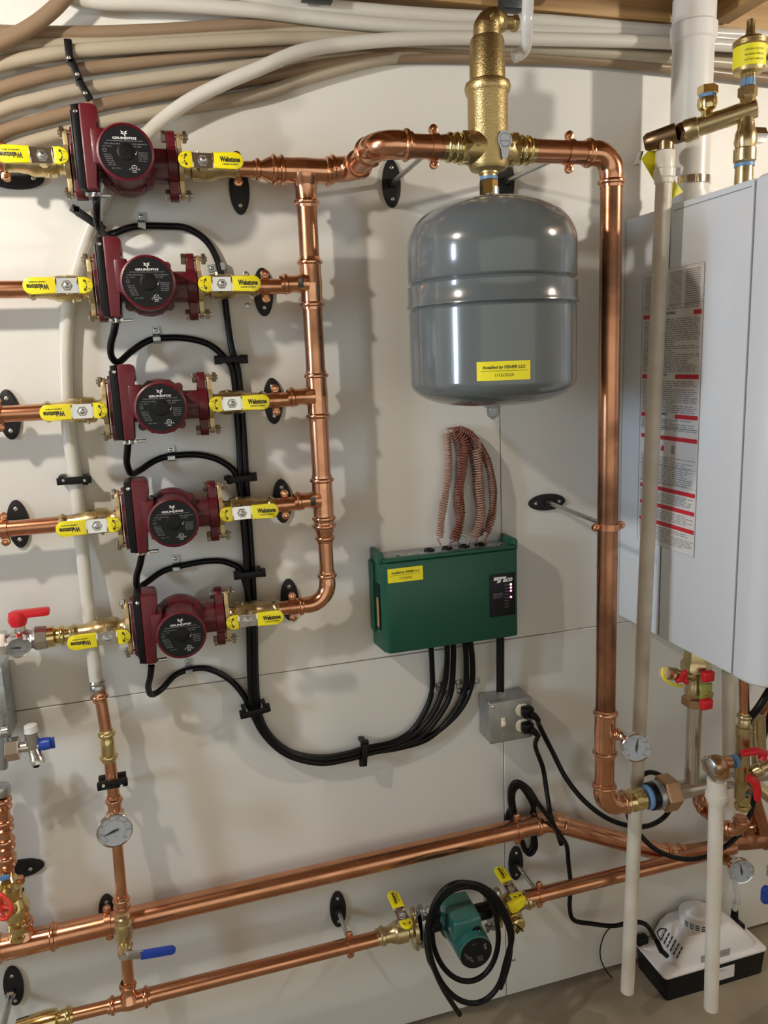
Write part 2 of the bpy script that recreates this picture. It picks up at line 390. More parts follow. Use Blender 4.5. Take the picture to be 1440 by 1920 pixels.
# hangers on the rows
hp = [(0.169, 0.340), (0.204, 0.1435), (0.209, -0.0584), (0.214, -0.254), (0.216, -0.456)]
for i, (x, z) in enumerate(hp):
    hanger('black wall plate with copper split clamp on the %s row right of its pump' % WORD[i], W(x, OR, ZR[i]), X, RR, W(x + (0.004 if i else 0.008), 0, ZR[i] + (-0.02 if i == 0 else -0.004)), Z, Z, rod=False)
for i, px in ((0, 8), (2, -3), (3, 8)):
    p = W(P(px, (300, 0, 778, 990)[i], OR).x, OR, ZR[i])
    hanger('black wall plate with copper clamp at the left edge on the %s row' % WORD[i], p, X, RR + .0008, W(p.x + 0.006 + (0.006 if i == 3 else 0), 0, ZR[i] + (-0.010 if i == 0 else -0.004)), X if i == 0 else Z, Z, rod=False)
# top crossover: manifold tee to the separator
xj = 0.376
pipe('copper stub between the big top tee and the crossover elbow', [W(XM + 0.04, OR, 0.342), W(xj - 0.035, OR, 0.343)], 0.0195)
elbow('copper elbow turning the top line out from the wall', W(xj, OR, 0.344), -X, -Y, 0.0195, 0.034, 0.014)
pipe('short copper pipe between the two crossover elbows', [W(xj, OR + 0.034, 0.344), W(xj, OM - 0.034, 0.346)], 0.0195)
elbow('copper elbow turning the top line right towards the air separator', W(xj, OM, 0.347), Y, X, 0.0200, 0.036, 0.022)
pipe('copper pipe from crossover elbow to the left side of the air separator', [W(xj + .045, OM, ZH), W(0.500, OM, ZH)], 0.0190)
pipe('copper pipe from right side of the air separator to the upper right elbow', [W(0.650, OM, ZH), W(XV - .05, OM, ZH)], 0.0190)
elbow('copper elbow at the upper right corner above the long riser', W(XV - .005, OM, ZH), -X, -Z, 0.0190, 0.034, 0.022)
pipe('long vertical copper riser left of the white boiler', [W(XV - .005, OM, ZH - .055), W(XV, OM, -0.70)], RB - .001, 'copper_dark')
tee('copper tee low on the long riser holding the thermometer', W(XV, OM, -0.752), Z, RB - .001, 0.052, Vector((0.8, -0.6, 0)), 0.007, 0.034)
pipe('copper pipe between thermometer tee and lower right elbow', [W(XV, OM, -0.80), W(XV, OM, ZB + .045)], RB - .001, 'copper')
elbow('copper elbow at the foot of the long riser', W(XV, OM, ZB), Z, X, RB - .001, 0.034, 0.022)
hanger('black wall plate with long steel rod left of the tank neck, holding the top line', W(P(813, 280, OM).x, OM, ZH), X, 0.0190, P(733, 345), Z, Z)
hanger('black wall plate and long steel rod behind the tank neck, holding the top line', W(P(1067, 285, OM).x, OM, ZH), X, 0.0190, P(947, 341), Z, Z)
hanger('horizontal black wall plate with steel rod clamping the long riser', W(XV, OM, P(1137, 987, OM).z - ZC), Z, RB - .001, P(1024, 941), X, X)
# big lower return line
OL = 0.045; RL = 0.0222
z2 = ZC - 1.057
pipe('thick copper pipe sloping across the bottom of the wall', [W(-0.285, OL, -1.064), P(1012, 1544, OL)], RL, 'copper')
pipe('thick copper pipe end at the lower left edge', [W(-1.2, OL, -1.064), W(-0.38, OL, -1.064)], RL, 'copper')
tee('thick copper tee at the lower left under the brass regulator', W(-0.333, OL, -1.064), X, RL, 0.056, Z, 0.012, 0.052)
lowr = [(1040, 1541, OL), (1255, 1600, .06), (1330, 1592, .07), (1375, 1572, .075), (1460, 1580, .075)]
q0, q1, q2 = P(1030, 1540, OL), P(1262, 1604, 0.06), P(1345, 1592, .075)
elbow('thick copper bend where the bottom line turns down to the right', q0, P(900, 1571, OL) - q0, q1 - q0, RL - .001, 0.06, 0.026)
pipe('thick copper pipe running down right towards the condensate pump', [q0 + (q1 - q0).normalized() * .03, q1 - (q1 - q0).normalized() * .02], RL - .001, 'copper')
elbow('thick copper bend above the condensate pump', q1, q0 - q1, q2 - q1, RL - .001, 0.06, 0.016, 'copper_bright')
q3 = P(1470, 1582, .08)
pipe('thick copper pipe between bend and right edge below the boiler', [q1 + (q2 - q1).normalized() * .03, q2], RL - .001, 'copper_dark')
tee('thick copper tee at the lower right edge below the boiler valves', P(1400, 1575, .075), q3 - q2, RL - .001, 0.06, P(1405, 1480, .09) - P(1400, 1575, .075), 0.016, 0.06, 'copper_dark')
hanger('black wall plate with copper clamp beside the coiled cord on the thick bottom line', P(970, 1554, OL), X, RL, P(958, 1543), Z, Z, rod=False)
hanger('black wall plate with copper clamp above the blue-handled valve on the thick bottom line', P(203, 1730, OL), X, RL, P(203, 1711), Z, Z, rod=False)
# low thin line
OW, zl = 0.10, -1.191
pipe('thinner lower copper pipe between the left tee and the green pump valve', [P(265, 1870, OW), P(712, 1758, OW)], 0.0152)
pipe('thinner lower copper pipe end beside the brass fitting at the lower left corner', [P(128, 1905, OW), P(215, 1884, OW)], 0.0120)
tee('copper tee on the lower thin line under the blue-handled valve', P(243, 1877, OW), P(300, 1862, OW) - P(243, 1877, OW), 0.0148, 0.040, Z, 0.0112, 0.044, r_b=0.0125)
pipe('thinner lower copper pipe from green pump to the right under the bend', [P(985, 1684, OW), P(1375, 1588, OW)], 0.0165, 'copper')
hanger('black wall plate with short rod left of the green pump on the lower line', P(656, 1771, OW), X, 0.0152, P(633, 1703), Z, Z)
hanger('black wall plate with rod right of the green pump on the lower line', P(1011, 1677, OW), X, 0.0165, P(966, 1617), Z, Z)
# lower left brass adapter
b = B(); a0, a1 = P(138, 1902, OW), P(60, 1922, OW); dx = (a1 - a0).normalized()
b.lathe(a0, dx, press(0.0125, 0.02) + [(0.026, 0.013), (0.03, 0.019), (0.05, 0.0205), (0.07, 0.0185), (0.10, 0.016)], 24)
tag(b.build('brass_adapter', 'brass_polished'), 'brass adapter on the thin line in the lower left corner', 'pipe fitting')
t = thing('wall_standoff', 'black wall plate with a bare grey rod in the lower left corner', 'pipe hanger', P(26, 1846))
B().prism(oval(0.036, 0.088), P(26, 1846), X, Z, 0.006, 0.0015).build('wall_plate', 'plate_black', t)
for y in (1826, 1872): screw(P(23 + (y - 1826) * .15, y) - Y * .006, -Y).build('screw', 'steel', t)
B().tube([P(22, 1857) - Y * .004, P(4, 1935, 0.09)], 0.006, 12).build('rod', 'steel', t)
B().hexa(P(22, 1857) - Y * .006, -Y, 0.010, 0.010).build('threaded_boss', 'steel', t)
# ---------------------------------------------------------------- red circulator pumps (built once at the origin row, then copied)
def hexbolt(o, a, L, r=0.0098, nut=True):
    b = B(); a = Vector(a); b.hexa(Vector(o) - a * 0.008, a, 0.008, r); b.lathe(o, a, [(0, 0.0042), (L, 0.0042)], 10)
    if nut: b.hexa(Vector(o) + a * (L - 0.010), a, 0.0075, r)
    return b
def flange_poly(h, w):
    out = []
    for k in range(40):
        q = 2 * pi * k / 40; c, s = cos(q), sin(q)
        rw, rh = w / 2, h / 2
        e = 1.45
        out.append((abs(c) ** e * rw * (1 if c >= 0 else -1) * 1.0, abs(s) ** 0.95 * rh * (1 if s >= 0 else -1)))
    return out
def make_pump():
    c = W(PXC[0], OR, ZR[0]); t = thing('circulator_pump', 'dark red circulator pump, topmost of the five', 'pump', c, None)
    b = B()
    b.lathe(c + Y * 0.040, -Y, [(0, 0.022), (0.006, 0.040), (0.02, 0.047), (0.045, 0.048), (0.052, 0.045)], 32)
    b.lathe(c - X * 0.075, X, [(0, 0.024), (0.15, 0.024)], 24)
    b.box(c + X * 0.055, (0.05, 0.046, 0.050), 0.008); b.box(c - X * 0.055, (0.05, 0.046, 0.050), 0.008)
    # two-bolt flanges
    fp = [(a, z) for z, a in [(v, u) for u, v in flange_poly(0.060, 0.060)]]
    for x in (-0.0842, 0.0655):
        poly = rrect(0.034, 0.112, 0.014, 5)
        b.prism(poly, c + X * x, Y, Z, 0.014 if x > 0 else 0.018, 0.0015)
        b.lathe(c + X * x, X, [(0, 0.033), (0.0145, 0.033)], 28)
    # casing lugs round the motor seat
    for a in (45, 135, 225, 315):
        d = Vector((cos(radians(a)), 0, sin(radians(a)))); b.lathe(c + d * 0.046 - Y * 0.004, -Y, [(0, 0.007), (0.022, 0.0075), (0.026, 0.006)], 12)
    b.lathe(c - Y * 0.002, -Y, [(0, 0.048), (0.012, 0.050), (0.020, 0.049)], 8, ph=pi / 8)
    b.build('pump_housing', 'pump_red', t)
    b = B(); b.lathe(c - Y * 0.016, -Y, [(0, 0.043), (0.030, 0.0425), (0.055, 0.0422), (0.0640, 0.0435), (0.0685, 0.0430), (0.0700, 0.0400), (0.0685, 0.0390)], 40)
    b.box(c + Vector((-0.040, -0.045, 0.012)), (0.022, 0.05, 0.055), 0.004)
    b.build('motor', 'pump_red', t)
    lb = B().lathe(c - Y * 0.0845, -Y, [(0, 0.0385), (0.0008, 0.0385)], 44).build('nameplate', 'black_label', t)
    B().lathe(c - Y * 0.0853, -Y, [(0, 0.0125), (0.0012, 0.0125), (0.0022, 0.0105), (0.0014, 0.006), (0.0020, 0.003)], 28).build('vent_plug', 'black_plastic', lb)
    f = c - Y * 0.0855; b = B()
    b.text('GRUNDFOS', f + Z * 0.0200, X, Z, width=0.036, height=0.0036, bold=0.03)
    for s in (1, -1):      # the crossed-blade emblem
        b.prism([(-.0052, -.0008), (-.002, -.0014), (.0018, .0002), (.0052, .0034), (.003, .0032), (-.0005, .0012), (-.0035, .0006)], f + Z * 0.0272 + X * .0002 * s, X * s, Z, 0.0002 * s)
    b.prism([(-.0009, 0), (.0009, 0), (.0022, -.0046), (.0008, -.0046)], f + Z * 0.0272, X, Z, 0.0002)
    b.text('\u2713', f + Vector((0.0155, 0, -0.002)), X, Z, width=0.006) if False else b.prism([(0, 0), (.0015, -.002), (.0045, .0035), (.0015, -.0036)], f + Vector((0.0135, 0, -0.001)), X, Z, 0.0002)
    b.text('UL', f + Vector((0.011, 0, -0.0235)), X, Z, width=0.0042); ring(b, f + Vector((0.011, 0, -0.0235)), 0.0042, 0.0006)
    b.text('US', f + Vector((0.0175, 0, -0.0255)), X, Z, width=0.0032); b.text('C', f + Vector((0.0045, 0, -0.0255)), X, Z, width=0.0022)
    b.text('LISTED', f + Vector((0.011, 0, -0.0295)), X, Z, width=0.007)
    b.build('logo', 'print_white', lb, flat=True)
    b = B()
    b.text('NONSUBMERSIBLE CIRCULATION PUMP', f + Z * 0.0160, X, Z, width=0.054, height=0.0016)
    b.text('TYPE: UPS15-58FC', f + Vector((-0.031, 0, 0.0115)), X, Z, width=0.024, height=0.0017, left=True)
    b.text('P/N 59896771', f + Vector((0.011, 0, 0.0115)), X, Z, width=0.022, height=0.0017, left=True); b.text('P.C. 2239', f + Vector((0.013, 0, 0.0080)), X, Z, width=0.011, left=True)
    b.text('1 PH  60 Hz', f + Vector((-0.034, 0, 0.0078)), X, Z, width=0.014, height=0.0015, left=True)
    ring(b, f + Vector((-0.031, 0, 0.002)), 0.0026, 0.0005)
    for k in range(6):
        b.text(('VOLTS 115', 'AMPS 0.75', 'WATTS 87', 'HP 1/25', 'CAP 10', 'RPM 2900')[k], f + Vector((-0.033 + k * .0012, 0, -0.0045 - k * 0.0030)), X, Z, width=0.011, height=0.0016, left=True)
        if k < 5: b.text(('MADE IN USA', 'THERMALLY', 'PROTECTED', 'MAX 145 PSI', '230\u00b0F MAX')[k], f + Vector((0.019, 0, -0.0010 - k * 0.0030)), X, Z, width=0.0145 - k * .0006, height=0.0015, left=True)
    b.text('ENCL TYPE 2', f + Vector((-0.022, 0, -0.0245)), X, Z, width=0.013, height=0.0015, left=True)
    b.build('lettering', 'print_grey', lb, flat=True)
    # terminal box on the left of the motor
    poly = [(-.064, -.050), (-.062, -.052), (-.048, -.052), (-.046, -.050), (-.044, .036), (-.0425, .042), (-.037, .046), (-.036, .050), (-.036, .064)]
    poly += [(-.045 + .009 * cos(radians(a)), .065 + .009 * sin(radians(a))) for a in (10, 35, 60, 90)] + [(-.062, .074), (-.064, .072)]
    tb = B().prism(poly, c - Y * 0.002, X, Z, 0.066, 0.0025).build('terminal_box', 'pump_red', t)
    B().prism([(-.0755, -.050), (-.064, -.052), (-.064, .074), (-.0755, .072)], c - Y * 0.0, X, Z, 0.066, 0.003).build('box_cover', 'black_plastic', tb)
    B().box(c + Vector((-0.0768, -0.050, 0.012)), (0.0018, 0.024, 0.105), 0.0008).build('cover_label', 'dark_metal', tb)
    screw(c + Vector((-0.069, -0.066, 0.062)), -Y, 0.0032).build('cover_screw', 'chrome', tb)
    b = B(); g = c + Vector((-0.056, -0.040, -0.052))
    b.hexa(g, -Z, 0.008, 0.0095); b.box(g + Vector((0.012, 0, -0.004)), (0.030, 0.010, 0.005), 0.001)
    for s in (-1, 1): b.lathe(g + Vector((0.009 * s, -0.006, -0.004)), -Y, [(0, 0.0035), (0.005, 0.003)], 10)
    b.build('cable_clamp', 'steel', t)
    for x, s in ((-0.0665, -1), (0.0655, 1)):
        for z in (0.0465, -0.0465):
            hexbolt(c + Vector((x, -0.004, z)), X * s, 0.0365).build('flange_bolt', 'steel', t)
    return t
def ring(b, c, r, w, n=20):
    b.rings([[c + X * (cos(2 * pi * j / n) * q) + Z * (sin(2 * pi * j / n) * q) - Y * 0.0003 for j in range(n)] for q in (r, r - w)], cap=False)
# ---------------------------------------------------------------- brass ball valve with flange and yellow lever
def lever_parts(t, c, u, w, tabtxt=True, s=1.0):
    """c = stem point on the lever plate, u = direction of the long grip, w = outward normal"""
    u, w = Vector(u).normalized(), Vector(w).normalized(); v = w.cross(u)
    b = B()
    b.prism(rrect(0.036, 0.0235, 0.001, 2), c, u, v, 0.0022)
    for k in (-0.0165, 0.0165): b.box(c + u * k + w * 0.0035, (0.0025, 0.0235, 0.006), 0.0006, fr=(u, v, w))
    lv = b.build('lever', 'chrome', t)
    B().hexa(c + w * 0.0022, w, 0.0050, 0.0085).lathe(c, w, [(0, 0.0045), (0.0085, 0.0045), (0.0095, 0.003)], 12).build('stem_nut', 'steel', t)
    def cap(x0, x1, tip):          # rounded slab from x0 to x1, tip at x1
        hw = 0.0132; sg = 1 if x1 > x0 else -1; r = abs(tip)
        pts = [(x0, -hw), (x1 - sg * r, -hw)] + [(x1 - sg * r + sg * r * sin(radians(a)), -hw * cos(radians(a))) for a in range(15, 180, 15)] + [(x1 - sg * r, hw), (x0, hw)]
        return pts if sg > 0 else pts[::-1]
    g = B().prism(cap(0.0165, 0.066, 0.012), c + w * 0.0005, u, v, 0.0062, 0.0018).build('lever_grip', 'handle_yellow', lv)
    k = B().prism(cap(-0.0165, -0.040, 0.014), c + w * 0.0005, u, v, 0.0055, 0.0018).build('lever_tab', 'handle_yellow', lv)
    b = B(); f = c + w * 0.0068
    b.text('Webstone', f + u * 0.0435 + v * 0.0018, u, v, width=0.033, height=0.0088, bold=0.04)
    b.text('A BRAND OF NIBCO', f + u * 0.0435 - v * 0.0058, u, v, width=0.026, height=0.0022, bold=0.03)
    b.build('lettering', 'print_black', lv, flat=True); b = B()
    f2 = c + w * 0.0061
    for sgn in (1, -1):
        b.prism([(0, 0), (.0015, 0), (.0035, .0045), (.0058, .0035), (.005, .0085), (.0008, .0062), (.0022, .0052)], f2 - u * 0.031 + v * 0.001 * sgn, u, v * sgn, 0.0002 * sgn)
    b.text('OFF', f2 - u * 0.0345 + v * 0.005, v * -1, u, width=0.005) if False else b.text('OFF', f2 - u * 0.0335 + v * 0.0055, u, v, width=0.0048)
    b.text('ON', f2 - u * 0.0335 - v * 0.0055, u, v, width=0.0042)
    b.build('tab_marks', 'print_black', lv, flat=True)
def make_valve():
    c = W(0.0905, OR, ZR[0]); t = thing('ball_valve', 'brass flanged ball valve right of the topmost red pump', 'valve', c)
    b = B()
    b.prism(rrect(0.030, 0.106, 0.0145, 6), c + X * 0.0005, Y, Z, 0.0072, 0.001); b.lathe(c + X * .0005, X, [(0, 0.030), (0.0074, 0.030)], 28)
    b.build('flange', 'brass_flange', t)
    b = B(); b.lathe(c + X * 0.009, X, [(0, 0.019), (0.004, 0.0165), (0.010, 0.0165), (0.013, 0.0215), (0.020, 0.0225), (0.033, 0.0225), (0.034, 0.0210), (0.046, 0.0215), (0.052, 0.0205), (0.058, 0.0175), (0.066, 0.0165), (0.070, 0.0155), (0.078, 0.0155), (0.080, 0.0150), (0.084, 0.0155), (0.0865, 0.0180), (0.0905, 0.0182), (0.093, 0.0155), (0.0955, 0.0155), (0.0957, 0.0132)], 32)
    b.lathe(c + X * 0.0385, -Y, [(0, 0.012), (0.026, 0.012), (0.030, 0.009), (0.040, 0.008), (0.045, 0.006)], 20)
    b.lathe(c + Vector((0.034, -0.010, 0.018)), Z, [(0, 0.003), (0.006, 0.0025)], 8)
    b.build('valve_body', 'brass', t)
    lever_parts(t, c + Vector((0.0385, -0.047, 0.0)), X, -Y)
    return t
pump0 = make_pump(); valve0 = make_valve()
for i in range(5):
    d = W(PXC[i], OR, ZR[i])
    if i: dup(pump0, d, 'dark red circulator pump, %s of the five counted from the top' % WORD[i] if i < 4 else 'dark red circulator pump, bottom one of the five')
    xr = 0.0848 + (PXC[i] - 0.003)
    lab = 'brass ball valve with yellow lever on the %s side of the ' + WORD[i] + ' red pump'
    if i == 0: valve0.location = W(xr, OR, ZR[0]); valve0['label'] = lab % 'right'
    else: dup(valve0, W(xr, OR, ZR[i]), lab % 'right')
    dup(valve0, W(-0.0845 + (PXC[i] - 0.003), OR, ZR[i]), lab % 'left', rot=(0, pi, 0))
# ---------------------------------------------------------------- row 5 left: adapter, chrome valve with red lever and dial
t = thing('lever_valve', 'nickel ball valve with red lever and small dial at the left edge', 'valve', P(60, 1195, OR))
b = B(); xa = P(88, 1190, OR).x; zz = ZR[4]
b.lathe(W(xa, OR, zz), -X, [(0, 0.016), (0.0, 0.0215), (0.018, 0.0225), (0.022, 0.019), (0.026, 0.017), (0.036, 0.021), (0.052, 0.021), (0.060, 0.015), (0.066, 0.013)], 8)
b.lathe(W(xa - 0.066, OR, zz), -X, [(0, 0.0215), (0.014, 0.0225), (0.03, 0.020)], 6)
b.lathe(W(xa - 0.042, OR, zz + 0.010), Z, [(0, 0.010), (0.022, 0.009)], 14)
b.build('valve_body', 'stainless', t)
b = B(); b.lathe(W(xa - 0.044, OR, zz + 0.028), Z, [(0, 0.013), (0.010, 0.0165), (0.024, 0.014), (0.026, 0.010)], 18)
b.prism(rrect(0.055, 0.013, 0.004, 3), W(xa - 0.018, OR + 0.009, zz + 0.048), X, Z, -0.018, 0.002)
b.build('red_lever', 'red_plastic', t)
B().lathe(W(xa + 0.0005, OR, zz), -X, [(0, 0.0195), (0.003, 0.0195)], 20).build('thread_tape', 'tape_blue', t)
def dial(parent, c, n, r, depth, mat='chrome', needle=-70, u=None, txt=None, glass=True):
    n = Vector(n).normalized(); rt = (Z.cross(n)).normalized() if u is None else Vector(u).normalized(); up = n.cross(rt)
    B().lathe(c - n * depth, n, [(0, r * .80), (0.002, r * .94), (depth - .003, r * .97), (depth - 0.001, r), (depth + 0.002, r), (depth + 0.003, r * .96), (depth + 0.002, r * .90), (depth, r * .90)], 40).build('gauge_case', mat, parent)
    f = B().lathe(c, n, [(0, r * .90), (0.0006, r * .90)], 36).build('dial_face', 'dial_white', parent)
    b = B(); fc = c + n * 0.0009
    for k in range(28):
        a = radians(225 - 270 * k / 27); d = rt * cos(a) + up * sin(a); L = .12 if k % 3 == 0 else .07
        q = d.cross(n); b.prism([(-r * .008, 0), (r * .008, 0), (r * .008, r * L), (-r * .008, r * L)], fc + d * r * (.56 if k % 3 == 0 else .60), q, d, 0.0002)
    for k in range(8):
        a = radians(225 - 270 * k / 7); d = rt * cos(a) + up * sin(a); b.text(str(40 * k if k else 30), fc + d * r * .75, rt, up, height=r * .10)
    b.text('\u00b0F', fc - up * r * .35, rt, up, height=r * .12)
    b.build('dial_marks', 'print_dark', f, flat=True)
    a = radians(needle); d = rt * cos(a) + up * sin(a); q = n.cross(d)
    B().prism([(-r * .22, -r * .05), (-r * .05, -r * .045), (r * .02, -r * .07), (r * .66, -r * .006), (r * .66, r * .006), (r * .02, r * .07), (-r * .05, r * .045), (-r * .22, r * .05)], c + n * 0.0016, d, q, 0.0006).build('needle', 'print_black', f)
dial(t, P(34, 1214, OR + 0.045), Vector((0.25, -1, -0.35)), 0.0205, 0.016, needle=165)
B().lathe(P(36, 1205, OR + .012), P(34, 1214, OR + .03) - P(36, 1205, OR + .012), [(0, .008), (.022, .008)], 12).build('gauge_stem', 'stainless', t)
tag(B().lathe(W(P(90, 1190, OR).x - .001, OR, zz), X, [(0, 0.0150), (0, 0.0190), (0.012, 0.0190), (0.013, 0.0155)] + [(0.016 + a, r) for a, r in press(0.0135, 0.018)] + [(0.04 + 0.0, 0.0150), (0.052, 0.0150)], 26).build('brass_adapter', 'brass_polished'), 'polished brass press adapter between nickel valve and bottom left yellow-handled valve', 'pipe fitting')
# ---------------------------------------------------------------- air separator
XS = P(915, 240, OM).x
sp = W(XS, OM, ZH)
t = thing('air_separator', 'tall cast brass air separator above the grey expansion tank', 'air separator', sp)
b = B()
b.lathe(sp - Z * 0.036, Z, [(0, 0.020), (0.003, 0.030), (0.010, 0.0335), (0.118, 0.0335), (0.122, 0.0365), (0.130, 0.0385), (0.137, 0.0365), (0.141, 0.0295), (0.198, 0.0285), (0.205, 0.026)], 40)
b.lathe(sp - X * 0.045, X, [(0, 0.024), (0.008, 0.026), (0.020, 0.0300), (0.045, 0.031), (0.07, 0.0300), (0.082, 0.026), (0.090, 0.024)], 32)
b.build('separator_body', 'brass_cast', t)
for s in (-1, 1):
    b = B(); b.hexa(sp + X * 0.038 * s, X * s, 0.013, 0.0275)
    b.lathe(sp + X * 0.050 * s, X * s, [(0, 0.0215), (0.004, 0.0215), (0.005, 0.0235), (0.008, 0.0245), (0.011, 0.0235), (0.013, 0.021), (0.016, 0.0205), (0.018, 0.0235), (0.021, 0.0240), (0.024, 0.0225), (0.026, 0.0205), (0.033, 0.0203)], 28)
    b.build('brass_union', 'brass_polished', t)
    B().lathe(sp + Vector((0.030 * s, -0.027, 0)), -Y, [(0, 0.004), (0.003, 0.003)], 10).build('casting_dot', 'brass', t)
top = sp + Z * 0.165
b = B(); e1 = top + Z * 0.030; dr = Vector((1, 0.0, 0.0))
pts, k = arc(e1, -Z, dr, 0.014); b.tube([e1 - Z * 0.034] + pts + [e1 + dr * 0.032], [0.0225] + [0.0225] * 4 + [0.0215] * (len(pts) - 4) + [0.0135], 24)
b.tube([e1 + dr * .028, e1 + dr * 0.052], 0.0105, 14); b.hexa(e1 + dr * .045, dr, 0.010, 0.0125)
b.lathe(e1 - Y * .021, -Y, [(0, .004), (.0035, .003)], 10)
b.build('vent_elbow', 'brass_cast', t)
lb = B().prism([(-.0125 * sin(radians(a)), .008 + .0145 * cos(radians(a))) for a in range(0, 116, 12)] + [(-.0065, -.006), (-.0052, -.018), (-.002, -.0215), (.002, -.0215), (.0052, -.018), (.0065, -.006)] + [(.0125 * sin(radians(a)), .008 + .0145 * cos(radians(a))) for a in range(115, 3, -12)][:], sp + Vector((0.014, -0.0345, -0.002)), X, Z, 0.0016, 0.0004)
lb = lb.build('name_badge', 'dial_white', t)
b = B(); fb = sp + Vector((0.014, -0.0363, -0.002))
for k_, tx in enumerate(('SPIROVENT', 'SPIROTHERM')): b.text(tx, fb + Z * (.006 - .009 * k_), X, Z, width=.016 - .004 * k_)
ring(b, fb + Z * .008, .0105, .0007); b.build('lettering', 'print_dark', lb, flat=True)
b = B(); b.lathe(sp - Z * 0.034, -Z, [(0, 0.0165), (0.006, 0.0165), (0.006, 0.0135), (0.012, 0.0135)], 24); b.build('bottom_port', 'brass_cast', t)
B().lathe(sp - Z * 0.044, -Z, [(0, 0.0150), (0.005, 0.0150)], 22).build('thread_tape', 'tape_blue', t)
t = thing('brass_nipple', 'hexagonal brass adapter joining air separator to tank neck', 'pipe fitting', sp - Z * 0.075)
B().hexa(sp - Z * 0.049, -Z, 0.024, 0.0155).lathe(sp - Z * .046, -Z, [(0, .0115), (.03, .0115)], 18).build('hex_body', 'brass_polished', t)
# ---------------------------------------------------------------- expansion tank
XT, RT = P(924, 500, OM).x - 0.003, 0.1450
zt1, zt0 = sp.z - 0.085, P(930, 768, OM).z
tc = Vector((XT, -OM, 0))
t = thing('expansion_tank', 'grey steel expansion tank hanging under the brass air separator', 'expansion tank', Vector((XT, -OM, zt0)))
zb = P(929, 762, OM + 0.04).z          # lowest point of shell
zc0 = P(930, 722, OM + RT).z; zc1 = P(850, 442, OM + RT * .85).z
g1, g2 = P(924, 512, OM + RT).z, P(927, 565, OM + RT).z
prof = []
for k in range(9): a = radians(90 * k / 8); prof.append((zc0 - (zc0 - zb) * cos(a) ** 1.25, RT * (sin(a) ** 0.62)))
prof[0] = (zb, 0.001)
prof += [(zc0 + .004, RT), (g2 - 0.004, RT), (g2 - .001, RT - .0025), (g2 + 0.001, RT - .001), (g2 + 0.003, RT + .0035), (g2 + .006, RT + .003), (g2 + .010, RT + .001), (g1 - .010, RT + .001), (g1 - .005, RT + .001), (g1 - .003, RT - .001), (g1, RT - 0.0045), (g1 + 0.003, RT - .001), (g1 + .005, RT), (zc1 - .004, RT)]
ztop = zt1 + 0.004
for k in range(0, 10): a = radians(90 * k / 9); prof.append((zc1 + (ztop - zc1) * (sin(a) ** 1.05), max(0.001, RT * (cos(a) ** 0.62))))
B().lathe((XT, -OM, 0), Z, [(z, r) for z, r in prof], 80).build('tank_shell', 'tank_grey', t)
B().lathe(Vector((XT, -OM, ztop - .006)), Z, [(0, .019), (.012, .0165), (.014, .0145), (.026, .0145)], 22).build('tank_neck', 'galvanised', t)
b = B(); b.lathe((XT, -OM, zb + .002), -Z, [(0, 0.016), (0.006, 0.015), (0.007, 0.011), (0.014, 0.0115), (0.022, 0.0095), (0.025, 0.0035), (0.028, 0.003)], 10); b.build('valve_cap', 'clear_plastic', t)
def installer(parent, c, nrm, w, h, bend=None, name='sticker'):
    n = Vector(nrm).normalized(); u = Z.cross(n).normalized(); v = n.cross(u)
    if bend:
        cc, R = bend; ang = math.atan2(c.x - cc.x, -(c.y - cc.y))
        def at(a, b_, e=0.0009): q = ang + a / R; return Vector((cc.x + (R + e) * sin(q), cc.y - (R + e) * cos(q), c.z + b_))
    else:
        def at(a, b_, e=0.0009): return c + u * a + v * b_ + n * e
    b = B(); b.rings([[at(-w / 2 + w * k / 10, s * h / 2, .0006) for k in range(11)] for s in (-1, 1)], closed_u=False, cap=False)
    st = b.build(name, 'sticker_yellow', parent, flat=True)
    b = B()
    def line(x0, x1, z, hh): b.rings([[at(x0 + (x1 - x0) * k / 8, z + s * hh / 2) for k in range(9)] for s in (-1, 1)], closed_u=False, cap=False)
    b.text('Installed by FISHER LLC', c, u, v, width=w * .80, height=h * .22, bold=0.02, shear=0.25, bend=lambda a, q: at(a + w * .01, q + h * .17))
    line(-w * .43, w * .43, 0.0, h * .02)
    b.text('1/15/2025', c, u, v, width=w * .34, height=h * .16, bend=lambda a, q: at(a + w * .01, q - h * .22))
    b.build('lettering', 'print_black', st, flat=True)
sc = P(946, 695, OM + RT * .97); a_ = math.asin(max(-1, min(1, (sc.x - XT) / RT))); sc = Vector((XT + RT * sin(a_), -OM - RT * cos(a_), sc.z))
installer(t, sc, Vector((sin(a_), -cos(a_), 0)), 0.086, 0.030, bend=(Vector((XT, -OM, 0)), RT))
# clear drain hose from the separator vent
tag(B().tube(crp([(992, -60, .25), (990, 5, .25), (988, 45, .245), (988, 78, .23), (980, 98, .215), (962, 108, .21)]), 0.0095, 16).build('drain_hose', 'hose_clear'), 'clear flexible hose bending down to the elbow on top of the air separator', 'hose')
